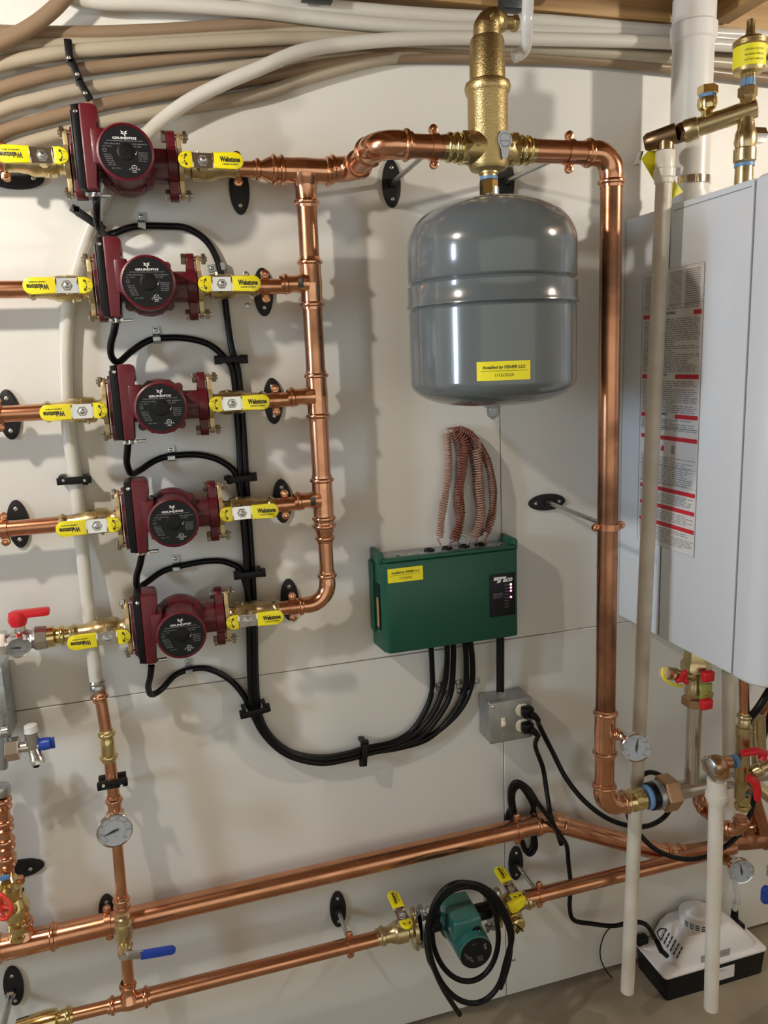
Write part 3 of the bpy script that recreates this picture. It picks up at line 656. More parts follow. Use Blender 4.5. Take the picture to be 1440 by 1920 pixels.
# ---------------------------------------------------------------- PEX tubes under the ceiling
rp = 0.0107
def pex(label, l, mat, r=rp, n=10): return tag(B().tube(crp(l, n), r, 18).build('plastic_tube', mat), label, 'plastic tube')
pex('tan plastic tube, highest of those fanning out on the upper left wall', [(-900, -84, .0125), (-500, -12, .0125), (-300, 20, .0125), (-80, 52, .0125), (0, 60, .0125), (150, 62, .0125), (300, 57, .0125), (480, 46, .0125), (640, 48, .0125), (900, 72, .0125), (1180, 96, .0125), (1420, 120, .0125)], 'pex_tan')
pex('cream plastic tube just below the highest tan one on the upper left', [(-900, 178, .0125), (-500, 134, .0125), (-120, 100, .0125), (0, 90, .0125), (110, 84, .0125), (240, 82, .0125), (480, 68, .0125), (640, 62, .0125), (900, 88, .0125), (1200, 122, .0125), (1460, 146, .0125)], 'pex_cream')
pex('cream plastic tube crossing behind the top black clip', [(-900, 438, .0125), (-500, 283, .0125), (-120, 158, .0125), (0, 122, .022), (70, 106, .025), (140, 96, .025), (240, 88, .03), (480, 74, .035), (620, 72, .035), (900, 84, .03), (1200, 105, .03), (1460, 128, .03)], 'pex_cream')
pex('tan plastic tube behind the upper black clip', [(-900, 556, .0125), (-500, 365, .0125), (-130, 215, .0125), (0, 167, .0125), (67, 147, .0125), (140, 132, .0125), (233, 120, .0125), (370, 104, .0125), (480, 94, .0125), (640, 86, .018), (900, 96, .018), (1200, 122, .018), (1460, 150, .018)], 'pex_tan')
pex('cream plastic tube behind the middle black clip', [(-900, 717, .0125), (-500, 467, .0125), (-130, 270, .0125), (0, 207, .0125), (67, 187, .0125), (150, 168, .0125), (233, 155, .0125), (370, 136, .0125), (480, 122, .0125), (640, 98, .0125), (800, 92, .0125), (1200, 100, .014), (1460, 120, .014)], 'pex_cream')
pex('tan plastic tube behind the lower black clip above the top pump', [(-900, 777, .0125), (-500, 518, .0125), (-130, 315, .0125), (0, 250, .0125), (67, 228, .0125), (160, 204, .0125), (233, 188, .0125), (370, 166, .0125), (480, 148, .0125), (640, 118, .0125), (800, 106, .0125), (1200, 118, .014), (1460, 140, .014)], 'pex_tan')
pex('cream plastic tube, lowest of those fanning out on the upper left wall', [(-900, 857, .0125), (-500, 579, .0125), (-130, 360, .0125), (0, 290, .0125), (67, 264, .0125), (160, 240, .0125), (233, 222, .0125), (370, 198, .0125), (480, 178, .0125), (613, 136, .0125), (747, 106, .0125), (900, 100, .0125), (1200, 112, .0125), (1460, 140, .0125)], 'pex_cream')
pex('white plastic tube arching down behind the pumps to the lower copper line', [(1700, 110, .055), (1440, 90, .055), (1250, 80, .055), (1000, 73, .055), (880, 71, .055), (760, 73, .055), (640, 83, .055), (560, 98, .055), (480, 131, .05), (420, 156, .045), (350, 192, .035), (290, 238, .025), (235, 300, .018), (195, 375, .016), (160, 450, .015), (135, 540, .015), (123, 640, .015), (126, 780, .015), (141, 900, .016), (154, 1030, .022), (168, 1170, .04), (181, 1284, .06)], 'pex_white', 0.0118, 8)
pex('white plastic tube running right just under the ceiling plate', [(60, -40, .03), (160, 0, .03), (300, 7, .03), (480, 20, .03), (640, 40, .03), (800, 52, .03), (1000, 58, .03), (1250, 64, .03), (1480, 86, .03)], 'pex_white', 0.0118)
pex('white plastic tube closest to the wooden ceiling plate', [(380, -30, .03), (520, 3, .03), (640, 15, .03), (800, 28, .03), (1000, 38, .03), (1250, 58, .03), (1480, 70, .03)], 'pex_white', 0.0118)
pex('tan plastic tube rising diagonally at the upper left', [(-60, 110, .045), (0, 80, .045), (55, 52, .045), (95, 22, .045), (125, -10, .045), (150, -50, .045)], 'pex_tan', 0.0120)
def tube_clip(label, p, d, L=0.030, w=0.012, posts=False):
    d = Vector(d).normalized(); s = d.cross(-Y); t = thing('tube_clip', label, 'clip', Vector(p))
    B().box(p, (L, w, 0.006), 0.0015, fr=(d, s, -Y * -1 if False else d.cross(s))).build('clip_strap', 'black_plastic', t)
    return t
for k, (px, py, dd) in enumerate(((129, 96, (130, 115, 127, 82)), (141, 131, (150, 148, 135, 113)), (158, 168, (170, 188, 147, 148)))):
    p = P(px, py, 0.038); d = P(dd[2], dd[3], .038) - P(dd[0], dd[1], .038)
    t = tube_clip('black tube clip on the wall above the top pump, %s of three' % ('topmost', 'middle one', 'lowest')[k], p, d, 0.036, 0.012)
    screw(P(px + (0, 4, 2)[k], py + (12, 8, 6)[k], 0.041), -Y, 0.0034).build('screw', 'steel', t)
    B().box(p + Y * .018 + d.normalized() * .014, (0.012, 0.034, 0.006), 0.001).build('clip_foot', 'black_plastic', t)
t = tube_clip('black tube clip left of the cord between the top two pumps', P(165, 410, 0.032), P(192, 428, .03) - P(140, 392, .03), 0.062, 0.013)
B().box(P(145, 396, .018), (0.010, 0.034, 0.010), 0.001).build('clip_foot', 'black_plastic', t); B().box(P(188, 424, .018), (0.010, 0.034, 0.010), 0.001).build('clip_foot', 'black_plastic', t)
t = tube_clip('black bar clip across the white tube left of the fourth pump', P(139, 901, 0.034), X, 0.058, 0.013)
for s in (-1, 1): B().box(P(139 + 22 * s, 899, .018), (0.009, 0.034, 0.016), 0.001).build('clip_foot', 'black_plastic', t); screw(P(139 + 20 * s, 901, 0.036), -Y, 0.0028).build('screw', 'steel', t)
# dark grey cable hangers at the ceiling plate
tag(B().prism([(-.03, .05), (-.026, 0), (.026, 0), (.032, .05)], P(592, 9, .05), X, Z, 0.02, .002).build('pipe_collar', 'dark_metal'), 'dark grey metal collar at the ceiling edge left of the air separator', 'collar')
tag(B().box(P(958, 8, .05) + Z * .03, (0.042, 0.03, 0.085), .004).build('junction_cover', 'dark_metal'), 'dark grey metal cover at the ceiling edge above the air separator', 'cover')
# ---------------------------------------------------------------- bypass line with dial below the white tube
def OB(y): return 0.06 + (y - 1284) / (1850 - 1284) * 0.04
def PB(px, py): return P(px, py, OB(py))
dn = (PB(243, 1850) - PB(188, 1300)).normalized()
t = thing('ring_adapter', 'nickel crimp adapter where the white tube meets the copper line', 'pipe fitting', PB(184, 1290))
B().lathe(PB(182, 1276), dn, [(0, .0130), (.004, .0145), (.008, .013), (.012, .0145), (.018, .0135), (.024, .012)], 22).build('crimp_ring', 'steel', t)
rb = 0.0108
tag(B().lathe(PB(185, 1290), dn, [(0, .0115), (.002, .0135), (.006, .013)] + [(.008 + a, r) for a, r in press(rb, .018)], 24).build('copper_adapter', 'copper_bright'), 'copper adapter under the nickel crimp ring', 'pipe fitting')
pipe('thin copper pipe under the white tube down to the brass coupling', [PB(188, 1305), PB(201, 1385)], rb)
b = B(); b.lathe(PB(199, 1368), dn, press(rb, .020) + [(.022, .0128), (.030, .0128)] + [(.062 - a, r + .0006) for a, r in press(rb, .022)[::-1]], 24); tag(b.build('brass_coupling', 'brass_polished'), 'polished brass coupling above the black bar clip', 'pipe fitting')
pipe('thin copper pipe through the black bar clip above the round dial', [PB(205, 1415), PB(214, 1500)], rb)
t = thing('bar_clip', 'black bar clip with two long screws across the thin copper line above the dial', 'clip', P(211, 1472, .05))
pc = P(211, 1470, 0.085)
B().box(pc, (0.054, 0.012, 0.014), 0.002).build('clip_bar', 'black_plastic', t); B().box(P(211, 1458, 0.045), (0.050, 0.012, 0.014), 0.002).build('clip_back', 'black_plastic', t)
for s in (-1, 1):
    B().tube([P(211 + 17 * s, 1462, 0.0) - Y * .001, P(211 + 17 * s, 1474, 0.105)], 0.0028, 10).build('long_screw', 'steel', t)
coupling('copper coupling directly above the round dial', PB(215, 1512), dn, rb, rb, 0.042)
t = thing('thermometer', 'round chrome thermometer on the thin copper line at lower left', 'thermometer', PB(217, 1545))
gc = P(215, 1557, 0.135)
B().lathe(PB(217, 1540), gc - PB(217, 1540), [(0, .010), (.02, .010), (.03, .012), (.05, .011)], 18).build('gauge_stem', 'steel', t)
dial(t, gc, Vector((0.10, -1, 0.10)), 0.0315, 0.012, needle=195)
tag(B().lathe(PB(216, 1530), dn, [(0, .0118), (.03, .0122), (.05, .0118)], 22).build('copper_coupling', 'copper_bright'), 'short copper body behind the round dial at lower left', 'pipe fitting')
pipe('thin bright copper pipe between dial and blue-handled valve', [PB(218, 1560), PB(230, 1700)], rb - .0006, 'copper_bright')
coupling('copper adapter above the blue-handled valve', PB(228, 1693), dn, rb, rb, 0.032)
t = thing('drain_valve', 'nickel-brass ball valve with long blue handle in front of the thick copper pipe', 'valve', PB(234, 1760))
b = B(); b.lathe(PB(229, 1717), dn, [(0, .012), (.002, .0145), (.006, .0145), (.009, .012), (.016, .012), (.018, .0165), (.030, .0175), (.036, .0165), (.046, .016), (.052, .0125), (.060, .0125), (.062, .0145), (.066, .0145), (.069, .0115)], 26)
b.lathe(PB(234, 1766), Vector((-.1, -1, -.1)), [(0, .010), (.030, .009), (.036, .007)], 16); b.build('valve_body', 'brass', t)
hv = PB(234, 1770) - Y * 0.030
B().hexa(hv, -Y, .007, .009).build('stem_nut', 'chrome', t)
d1 = (P(330, 1762, .135) - P(234, 1778, .135)).normalized(); sd = d1.cross(-Y).normalized() * -1
sd = (-Y).cross(d1).normalized()
lv = B().prism([(0, -.009), (.035, -.012), (.035, .004), (0, .009)], hv, d1, sd, .003, .0005).build('lever', 'steel', t)
B().prism([(.030, -.013), (.088, -.013), (.093, -.010), (.094, -.002), (.088, .004), (.030, .004)], hv - Y * -.002, d1, sd, .008, .002).build('lever_grip', 'blue_plastic', lv)
pipe('thin copper pipe between blue-handled valve and the lower tee', [PB(236, 1783), PB(243, 1860)], rb)
# ---------------------------------------------------------------- things at the left edge
t = thing('mounting_bracket', 'galvanised steel bracket at the left edge below the nickel valve', 'bracket', P(0, 1310))
B().box(P(-30, 1310, 0.045), (0.085, 0.07, 0.135), .002).build('bracket_plate', 'galvanised', t)
B().box(P(-10, 1362, 0.06), (0.05, 0.085, 0.012), .002).build('bracket_lip', 'galvanised', t)
B().lathe(P(4, 1372, .10), X, [(0, .009), (.01, .009)], 14).build('bracket_bolt', 'steel', t)
B().tube([P(4, 1335, .085), P(4, 1440, .085)], .010, 14).build('bracket_foot', 'galvanised', t)
t = thing('bleed_valve', 'nickel bleed valve with white cap and blue knob at the left edge', 'valve', P(60, 1400, .08))
vb = P(62, 1398, .09)
b = B(); b.hexa(vb - X * .044, X, .022, .0205, n=6); b.lathe(vb - X * .024, X, [(0, .009), (.02, .010), (.034, .009)], 16)
b.lathe(vb - Z * .004, Z, [(0, .011), (.012, .0125), (.026, .012), (.030, .0125)], 18); b.lathe(vb - Z * .004, Vector((.25, -.3, -1)), [(0, .010), (.016, .011), (.020, .013), (.030, .012)], 14)
b.build('valve_body', 'stainless', t)
B().lathe(vb + Z * .027, Z, [(0, .0125), (.004, .0115), (.012, .011), (.013, .009)], 12).build('white_cap', 'pump_white', t)
B().lathe(vb + X * .010, X, [(0, .0095), (.006, .0115), (.018, .011), (.020, .009)], 14).prism([(-.006, -.0105), (.014, -.0105), (.014, .0105), (-.006, .006)], vb + Vector((.022, .003, .0)), X, Z, .006, .0012).build('blue_knob', 'blue_plastic', t)
B().lathe(vb + Vector((.002, -.006, -.022)), -Z, [(0, .006), (.016, .0055)], 12).build('black_spout', 'black_plastic', t)
OLt = 0.05
tag(B().tube([P(2, 1500, OLt), P(14, 1640, OLt)], 0.0135, 20).build('copper_pipe', 'copper_bright'), 'vertical copper pipe at the left edge above the brass regulator', 'pipe')
dl = (P(14, 1640, OLt) - P(2, 1500, OLt)).normalized()
for k, y in enumerate((1505, 1545, 1580, 1612)):
    tag(B().lathe(P(2 + (y - 1500) * .086, y, OLt) - dl * .012, dl, [(0, .0140), (.001, .0160), (.005, .0185), (.009, .0185), (.013, .0155), (.016, .0155), (.019, .0185), (.023, .0180), (.026, .0150)], 22).build('copper_coupling', 'copper_bright'), ('copper coupling at the top of the left edge pipe', 'second copper coupling down the left edge pipe', 'third copper coupling down the left edge pipe', 'lowest copper coupling of the left edge pipe, beside the black plate')[k], 'pipe fitting')
tag(B().lathe(P(2, 1490, OLt), -dl, [(0, .016), (.012, .0175), (.018, .016)], 14).build('hex_fitting', 'steel'), 'grey steel nut on top of the left edge copper pipe', 'pipe fitting')
t = thing('wall_standoff', 'horizontal black wall plate at the left edge above the red wheel', 'pipe hanger', P(48, 1627))
B().prism(oval(0.088, 0.036), P(38, 1627), X, Z, 0.006, .0015).build('wall_plate', 'plate_black', t); screw(P(58, 1626) - Y * .006, -Y).build('screw', 'steel', t)
b = B().lathe(P(37, 1650, .055), Vector((.2, -1, -.1)), [(-.004, .009), (.004, .009), (.005, .007)], 16); b.box(P(30, 1650, .055), (.02, .008, .014), .002); b.build('clamp_ear', 'copper', t)
t = thing('pressure_regulator', 'brass pressure regulator with blue cap sticker and red spoked wheel at the left edge', 'regulator', P(10, 1690, .06))
b = B(); b.lathe(P(12, 1640, .06), dl, [(0, .014), (.008, .020), (.018, .017), (.024, .026), (.044, .024), (.052, .018)], 22)
b.lathe(P(28, 1672, OLt), dl, [(0, .016), (.004, .0185), (.008, .0155), (.018, .018), (.030, .024), (.044, .024), (.056, .018), (.064, .0155), (.067, .0185), (.073, .0185), (.077, .0145), (.086, .0145), (.089, .0175), (.096, .0175), (.100, .012)], 24)
b.lathe(P(25, 1705, OLt), P(5, 1705, .12) - P(25, 1705, OLt), [(0, .014), (.05, .011), (.07, .006)], 16)
b.build('regulator_body', 'brass_polished', t)
B().box(P(6, 1646, .088), (.022, .002, .010), .0005).build('blue_sticker', 'tape_blue', t)
wc = P(-1, 1700, .125); wn = Vector((-.5, -1, 0)).normalized(); wu = Z.cross(wn).normalized(); wv = wn.cross(wu)
b = B(); b.tube([wc + wu * (.024 * cos(2 * pi * k / 36) * (1 + .06 * cos(10 * pi * k / 36))) + wv * (.024 * sin(2 * pi * k / 36) * (1 + .06 * cos(10 * pi * k / 36))) for k in range(36)], .0038, 10, loop=True)
for k in range(5): b.tube([wc, wc + wu * (.024 * cos(2 * pi * k / 5)) + wv * (.024 * sin(2 * pi * k / 5))], .0032, 8)
b.lathe(wc - wn * .005, wn, [(0, .008), (.01, .007)], 12); b.build('hand_wheel', 'red_wheel', t)
# ---------------------------------------------------------------- green zone control panel
t = thing('zone_controller', 'green zone relay box with black label and glowing red lights on the wall', 'control box', P(850, 1215))
x0, x1 = 0.4015, 0.690; zb_, zt_ = -0.578, -0.385
OFB = 0.075
def G(x, off, z): return W(x, off, z)
b = B()
# cover: extruded profile with chamfered left and right edges, seen from above (x, off)
prof = [(x0 - 0.010, 0.004), (x0 - 0.004, 0.060), (x0 + 0.004, 0.073), (x0 + 0.014, OFB), (x1 - 0.008, OFB), (x1 - 0.001, 0.072), (x1 + 0.002, 0.064), (x1 + 0.006, 0.004)]
b.prism([(a, -o) for a, o in prof], W(0, 0, zb_), X, Y, zt_ - zb_ - 0.004, 0.003)
b.box(W((x0 + x1) / 2, 0.066, zt_ + .0005), (x1 - x0 - 0.004, 0.018, 0.008), 0.003)
for s, x in ((-1, x0 - 0.006), (1, x1 + 0.001)): b.box(W(x - s * .002, 0.034, zt_ + .004), (0.012, 0.064, 0.024), 0.004)
for s, x in ((-1, x0 - 0.010), (1, x1 + 0.006)): b.box(W(x + s * 0.001, 0.012, (zt_ + zb_) / 2 + .012), (0.007, 0.024, 0.15), 0.003)
cv = b.build('cover', 'panel_green', t)
B().box(W((x0 + x1) / 2, 0.033, zt_ - .002), (x1 - x0 - 0.002, 0.060, 0.008), 0.001).build('back_box', 'galvanised', t)
for k, px in enumerate((805, 838, 870, 900)):
    g = P(px, 1040 - k * 5, 0.030); g.z = ZC + zt_ + .002
    B().lathe(g, Z, [(0, 0.0115), (0.003, 0.0115), (0.004, 0.008), (0.002, .006)], 18).build('grommet', 'black_rubber', t)
for px, py in ((746, 1050), (938, 1027)): B().lathe(W(P(px, py, .05).x, .050, zt_ + .002), Z, [(0, .004), (.003, .004), (.004, .003)], 10).build('screw', 'chrome', t)
installer(t, P(760, 1077, OFB), -Y, 0.074, 0.029)
lc = P(942, 1115, OFB); L2 = lc - Y * 0.0008
lp = B().box(L2, (0.058, 0.0012, 0.092), 0.0003).build('front_label', 'black_label', t)
f = L2 - Y * 0.0008; b = B()
f_ = f; f = f + Z * .006
b.prism([(-.020, .026), (.008, .030), (.0085, .033), (-.019, .0335)], f, X, Z, .0002); b.prism([(-.013, .0205), (-.005, .0215), (-.0022, .0295), (-.0105, .0285)], f, X, Z, .0002)
b.text('aco', f + Vector((0.0115, 0, 0.0255)), X, Z, width=0.022, height=0.0085, bold=0.04, shear=0.3)
b.build('logo', 'print_white', lp, flat=True); f = f_
b = B(); b.text('SR506-EXP', f + Vector((-0.011, 0, 0.003)), X, Z, width=0.021, height=0.0030, bold=.01)
b.text('6 ZONE SWITCHING', f + Vector((-0.011, 0, -0.0015)), X, Z, width=0.025, height=0.0019); b.text('RELAY PANEL', f + Vector((-0.011, 0, -0.0050)), X, Z, width=0.020, height=0.0019)
for k, tx in enumerate(('POWER', 'ZONE 1', 'ZONE 2', 'ZONE 3', 'ZONE 4', 'ZONE 5', 'ZONE 6', 'RESET')): b.text(tx, f + Vector((0.009, 0, 0.0205 - k * .0068)), X, Z, width=0.0095, height=0.0018)
b.build('lettering', 'print_grey', lp, flat=True)
for k in range(8):
    if k in (0, 1, 2, 4): B().lathe(f + Vector((0.0185, 0, 0.0205 - k * .0068)), -Y, [(0, .0021), (.0008, .0021), (.0018, .0012)], 12).build('indicator_light', 'led_yellow' if k == 0 else 'led_red', lp)
sl = B().box(W(x0 - 0.0068, 0.042, -0.485), (0.0030, 0.018, 0.096), 0.0002).build('side_label', 'black_label', t)
b = B(); b.box(W(x0 - 0.0085, 0.042, -0.497), (0.0006, 0.012, 0.062)); b.build('side_print', 'orange_print', sl)
# ---------------------------------------------------------------- coiled thermostat wires
def coil(label, pts, r, mat, turns, ends, wr=0.0017):
    c = crp(pts, 12); m = len(c); turns = int(turns * .9); n = turns * 12; out = []; L = [0]
    for i in range(1, m): L.append(L[-1] + (c[i] - c[i - 1]).length)
    u = X.copy(); j = 0
    rnd = random.Random(len(label))
    for k in range(n + 1):
        s = L[-1] * k / n
        while j < m - 2 and L[j + 1] < s: j += 1
        q = (s - L[j]) / max(1e-9, L[j + 1] - L[j]); p = c[j].lerp(c[j + 1], q); T = (c[j + 1] - c[j]).normalized()
        u = (u - T * u.dot(T)).normalized(); v = T.cross(u); a = 2 * pi * turns * k / n
        rr = r * 1.08 * (1 + .10 * sin(s * 90 + rnd.random()))
        out.append(p + u * cos(a) * rr + v * sin(a) * rr + T * rnd.uniform(-.0004, .0004))
    for e in ends[0]: pass
    pre = [P(*e) for e in ends[0]]; post = [P(*e) for e in ends[1]]
    tag(B().tube(pre + out + post, wr, 6).build('coiled_wire', mat), label, 'wire')
hole = (845, 803, .004)
coil('tan coiled wire, leftmost of the bundle above the green box', [(837, 812, .016), (841, 860, .016), (838, 910, .018), (829, 960, .022), (824, 1006, .028)], .0065, 'wire_tan', 46, ([hole, (838, 804, .014)], [(820, 1010, .028), (834, 1036, .030)]))
coil('red-brown coiled wire second from the left, thick and twisted', [(860, 812, .022), (873, 830, .026), (867, 880, .026), (861, 930, .028), (864, 970, .03), (850, 1012, .032)], .0072, 'wire_brown', 48, ([hole, (852, 806, .02)], [(846, 1016, .03), (838, 1036, .030)]))
coil('dark red coiled wire behind the twisted pair', [(850, 808, .014), (860, 840, .012), (862, 880, .012), (857, 930, .014), (862, 980, .016), (856, 1008, .02)], .0065, 'wire_brown', 42, ([hole], [(858, 1014, .025), (868, 1032, .030)]))
coil('tan coiled wire, third from the left in front', [(894, 842, .030), (898, 880, .030), (900, 920, .030), (903, 960, .032), (897, 990, .034), (888, 1006, .034)], .0070, 'wire_tan', 40, ([hole, (875, 806, .02), (900, 828, .03)], [(882, 1008, .034), (872, 1032, .030)]))
coil('dark red coiled wire, rightmost of the bundle above the green box', [(862, 806, .02), (885, 818, .022), (904, 846, .024), (918, 880, .024), (924, 920, .024), (923, 960, .026), (913, 998, .030)], .0068, 'wire_brown', 54, ([hole], [(915, 1002, .03), (902, 1030, .030)]))
coil('dark red coiled wire behind the front tan one', [(856, 806, .012), (876, 828, .012), (888, 860, .012), (893, 910, .012), (899, 960, .014), (900, 1002, .02)], .0062, 'wire_brown', 46, ([hole], [(893, 1008, .024), (898, 1028, .030)]))
# ---------------------------------------------------------------- black cables
rc = 0.0060
def cable(label, l, r=rc, mat='black_rubber', n=8): return tag(B().tube(crp(l, n), r, 12).build('black_cable', mat), label, 'cable')
bund = [(440, 700), (449, 800), (455, 900), (461, 990), (467, 1080), (471, 1180), (473, 1270), (480, 1340), (505, 1385), (545, 1415), (600, 1427), (650, 1420), (690, 1409)]
def run(dx, dy, o, start):       # along the bundle from point index start
    out = []
    for i in range(start, len(bund)):
        x, y = bund[i]; k = max(0.0, min(1.0, (i - 7) / 3.0)); out.append((x + dx * (1 - k) - dy * 0 * k, y + dx * k * (-1) * 1.0, o))
    return out
cable('black cord from the topmost pump over to the main cable bundle', [(181, 362, .098), (181, 385, .098), (183, 420, .07), (196, 440, .03), (215, 437, .014), (240, 428, .010), (265, 424, .008), (310, 424, .008), (350, 428, .008), (385, 450, .008), (406, 484, .008), (418, 530, .010), (425, 590, .010), (434, 650, .011)] + run(7, 0, .012, 0) + [(760, 1398, .014), (816, 1374, .014), (862, 1332, .013), (884, 1285, .012), (886, 1240, .02), (882, 1203, .035)])
cable('black cord from the second pump looping down to the bundle', [(218, 598, .098), (214, 622, .09), (208, 645, .07), (209, 668, .05), (222, 679, .04), (244, 661, .02), (268, 644, .012), (293, 635, .008), (345, 634, .008), (392, 646, .008), (422, 672, .010)] + run(-3, 0, .011, 0) + [(750, 1402, .013), (804, 1384, .013), (847, 1342, .013), (871, 1295, .012), (874, 1240, .02), (872, 1205, .035)])
cable('black cord from the third pump looping down to the bundle', [(241, 822, .098), (239, 845, .09), (238, 868, .07), (246, 888, .05), (262, 882, .03), (290, 864, .012), (320, 855, .008), (375, 853, .008), (420, 868, .008), (446, 900, .012)] + run(-4, 0, .024, 3) + [(740, 1400, .022), (790, 1380, .02), (824, 1342, .014), (845, 1300, .012), (850, 1240, .02), (850, 1207, .035)])
cable('black cord from the fourth pump looping down to the bundle', [(266, 1040, .098), (262, 1060, .09), (256, 1082, .07), (258, 1101, .05), (275, 1092, .03), (300, 1074, .012), (330, 1063, .008), (390, 1052, .008), (430, 1056, .008), (456, 1080, .012)] + run(4, 0, .024, 5) + [(745, 1393, .02), (785, 1370, .018), (815, 1332, .014), (833, 1285, .012), (838, 1240, .02), (838, 1209, .035)])
cable('black cord from the bottom pump looping down to the bundle', [(284, 1248, .098), (282, 1268, .09), (278, 1288, .07), (284, 1302, .05), (302, 1293, .03), (328, 1266, .012), (357, 1255, .008), (390, 1254, .008), (430, 1274, .008), (458, 1306, .010), (476, 1345, .014), (502, 1384, .020), (545, 1411, .020), (600, 1422, .020), (650, 1414, .020), (690, 1402, .020), (735, 1392, .018), (770, 1372, .014), (796, 1335, .010), (810, 1295, .010), (810, 1250, .02), (808, 1214, .035)])
def strap(label, px, py, d='v', gx=0, gy=0):
    """small one-hole strap; px,py = screw, (gx,gy) = saddle offset"""
    p = P(px, py); q = P(px + gx, py + gy); t = thing('cable_strap', label, 'cable strap', p)
    dd = (q - p); dd.y = 0; L = dd.length; u = dd.normalized(); v = (-Y).cross(u)
    pts = [(-0.007, .0008), (L - rc - .004, .0008), (L - rc - .001, .004), (L - rc, .010), (L - .003, .0148), (L + .003, .0148), (L + rc, .010), (L + rc + .001, .002), (L + rc + .002, .0005)]
    b = B(); R = [[p + u * a - Y * (h + e * .0012) + v * s * .0065 for s, e in ((-1, 0), (1, 0), (1, 1), (-1, 1))] for a, h in pts]
    b.rings(R); b.build('strap_band', 'galvanised', t); screw(p - Y * .0014, -Y, .0036).build('screw', 'steel', t); return t
ws = ('between the topmost and second pumps', 'under the second pump', 'under the third pump', 'under the fourth pump', 'under the bottom pump')
for k, (px, py, gx, gy) in enumerate(((265, 406, 1, 18), (292, 619, 2, 17), (320, 843, 1, 14), (329, 1047, 1, 17), (353, 1240, 1, 15))):
    strap('small grey strap holding the black cord %s' % ws[k], px, py, 'v', gx, gy)
strap('small grey strap beside the cord, left of the second right-hand valve', 397, 503, 'h', 19, -2)
strap('grey strap on the leftmost cable under the green box', 825, 1284, 'h', -14, 4)
strap('grey strap on the second cable under the green box, upper', 860, 1279, 'h', -12, 4)
strap('grey strap on the second cable under the green box, lower', 827, 1300, 'h', 13, 0)
strap('grey strap on the right cable under the green box, lower', 862, 1295, 'h', 12, 0)
strap('grey strap on the right cable under the green box, upper', 894, 1277, 'h', -11, 4)
def bclip(label, px, py, w, ang=0.0, o=.032):
    c = P(px, py, o); d = Vector((cos(ang), 0, sin(ang))); s = (-Y).cross(d); t = thing('cable_clip', label, 'cable clip', P(px, py))
    b = B(); b.box(c, (w, 0.012, 0.005), 0.001, fr=(d, s, d.cross(s)))
    b.build('clip_bar', 'black_plastic', t); b = B()
    for k in (-1, 1):
        b.box(c + d * w * .42 * k + Y * (o / 2 - .001), (0.007, 0.012, o - .002), 0.001, fr=(d, s, d.cross(s))); b.box(c + d * w * .47 * k + Y * .008, (0.014, 0.016, 0.010), 0.001, fr=(d, s, d.cross(s)))
    b.build('clip_foot', 'black_plastic', t); return t
bclip('black bar clip on the cable bundle below the second row valve', 434, 674, .050)
bclip('black bar clip on the cable bundle beside the fourth pump', 452, 898, .050, 0.05, .04)
bclip('black bar clip on the cable bundle above the bottom row valve', 469, 1078, .050, 0.0, .042)
bclip('black bar clip on the cable bundle where it bends below the pumps', 479, 1336, .050, 0.12, .045)
bclip('black bar clip on the sagging cable bundle left of the outlet box', 684, 1415, .046, 1.45, .042)
for k, (px, py) in enumerate(((464, 573), (461, 514))): tag(screw(P(px, py), -Y, .0052).build('wall_screw', 'steel'), 'loose screw head in the wall %s the second right valve' % ('below' , 'above')[k], 'screw')
tag(screw(P(963, 1799), -Y, .0045).build('wall_screw', 'steel'), 'screw head in the wall right of the coiled hose', 'screw')
# ---------------------------------------------------------------- conduit and outlet box
tag(B().tube([P(938, 1196, .035), P(938, 1302, .030)], 0.0088, 16).build('conduit', 'black_plastic'), 'black conduit between green box and metal outlet box', 'conduit')
t = thing('outlet_box', 'square metal outlet box with switch and two plugs below the green box', 'outlet box', P(948, 1395))
jx0, jx1, jz0, jz1, jo = 0.627, 0.7285, -0.8235, -0.727, 0.058
B().box(W((jx0 + jx1) / 2, jo / 2 - .001, (jz0 + jz1) / 2), (jx1 - jx0, jo - .004, jz1 - jz0), 0.006, seg=3).build('box_body', 'zinc_box', t)
cvp = B().box(W((jx0 + jx1) / 2, jo, (jz0 + jz1) / 2), (jx1 - jx0, 0.008, jz1 - jz0), 0.0035, seg=3).build('cover_plate', 'zinc_box', t)
B().lathe(P(938, 1303, .030), Z, [(-.006, .013), (.002, .013), (.003, .011), (.010, .011)], 8).build('conduit_nut', 'chrome', t)
jf = jo + .004
def J(u, v, o=0.0): return W(jx0 + (jx1 - jx0) * u, jf + o, jz0 + (jz1 - jz0) * v)
for u, v in ((.08, .90), (.30, .82), (.30, .20), (.70, .90), (.92, .92), (.72, .12), (.08, .1)): screw(J(u, v), -Y, .0042 if (u, v) == (.08, .90) else .0028).build('screw', 'chrome', cvp)
B().box(J(.31, .50), (.009, .003, .021), .0008).build('switch_frame', 'ivory', cvp)
B().prism([(-.0025, -.004), (.0025, -.004), (.0022, .0045), (-.0022, .0045)], J(.31, .50), X, Z, .010, .0008).build('toggle', 'ivory', cvp)
pl = []
for v in (.72, .34):
    B().prism(rrect(.030, .028, .012, 5), J(.76, v, -.001), X, Z, .003, .0008).build('outlet_face', 'ivory', cvp)
    t2 = thing('power_plug', 'black plug in the %s outlet of the metal box' % ('upper' if v > .5 else 'lower'), 'plug', J(.80, v, .003))
    c = J(.80, v, .003)
    B().box(c - Y * .010 + X * .002, (.026, .020, .024), .005, seg=3).tube([c + Vector((.004, -.016, -.002)), c + Vector((.016, -.020, -.010)), c + Vector((.024, -.020, -.020))], [.010, .0075, .0055], 12).build('plug_body', 'black_rubber', t2)
    pl.append(c + Vector((.022, -.020, -.018)))
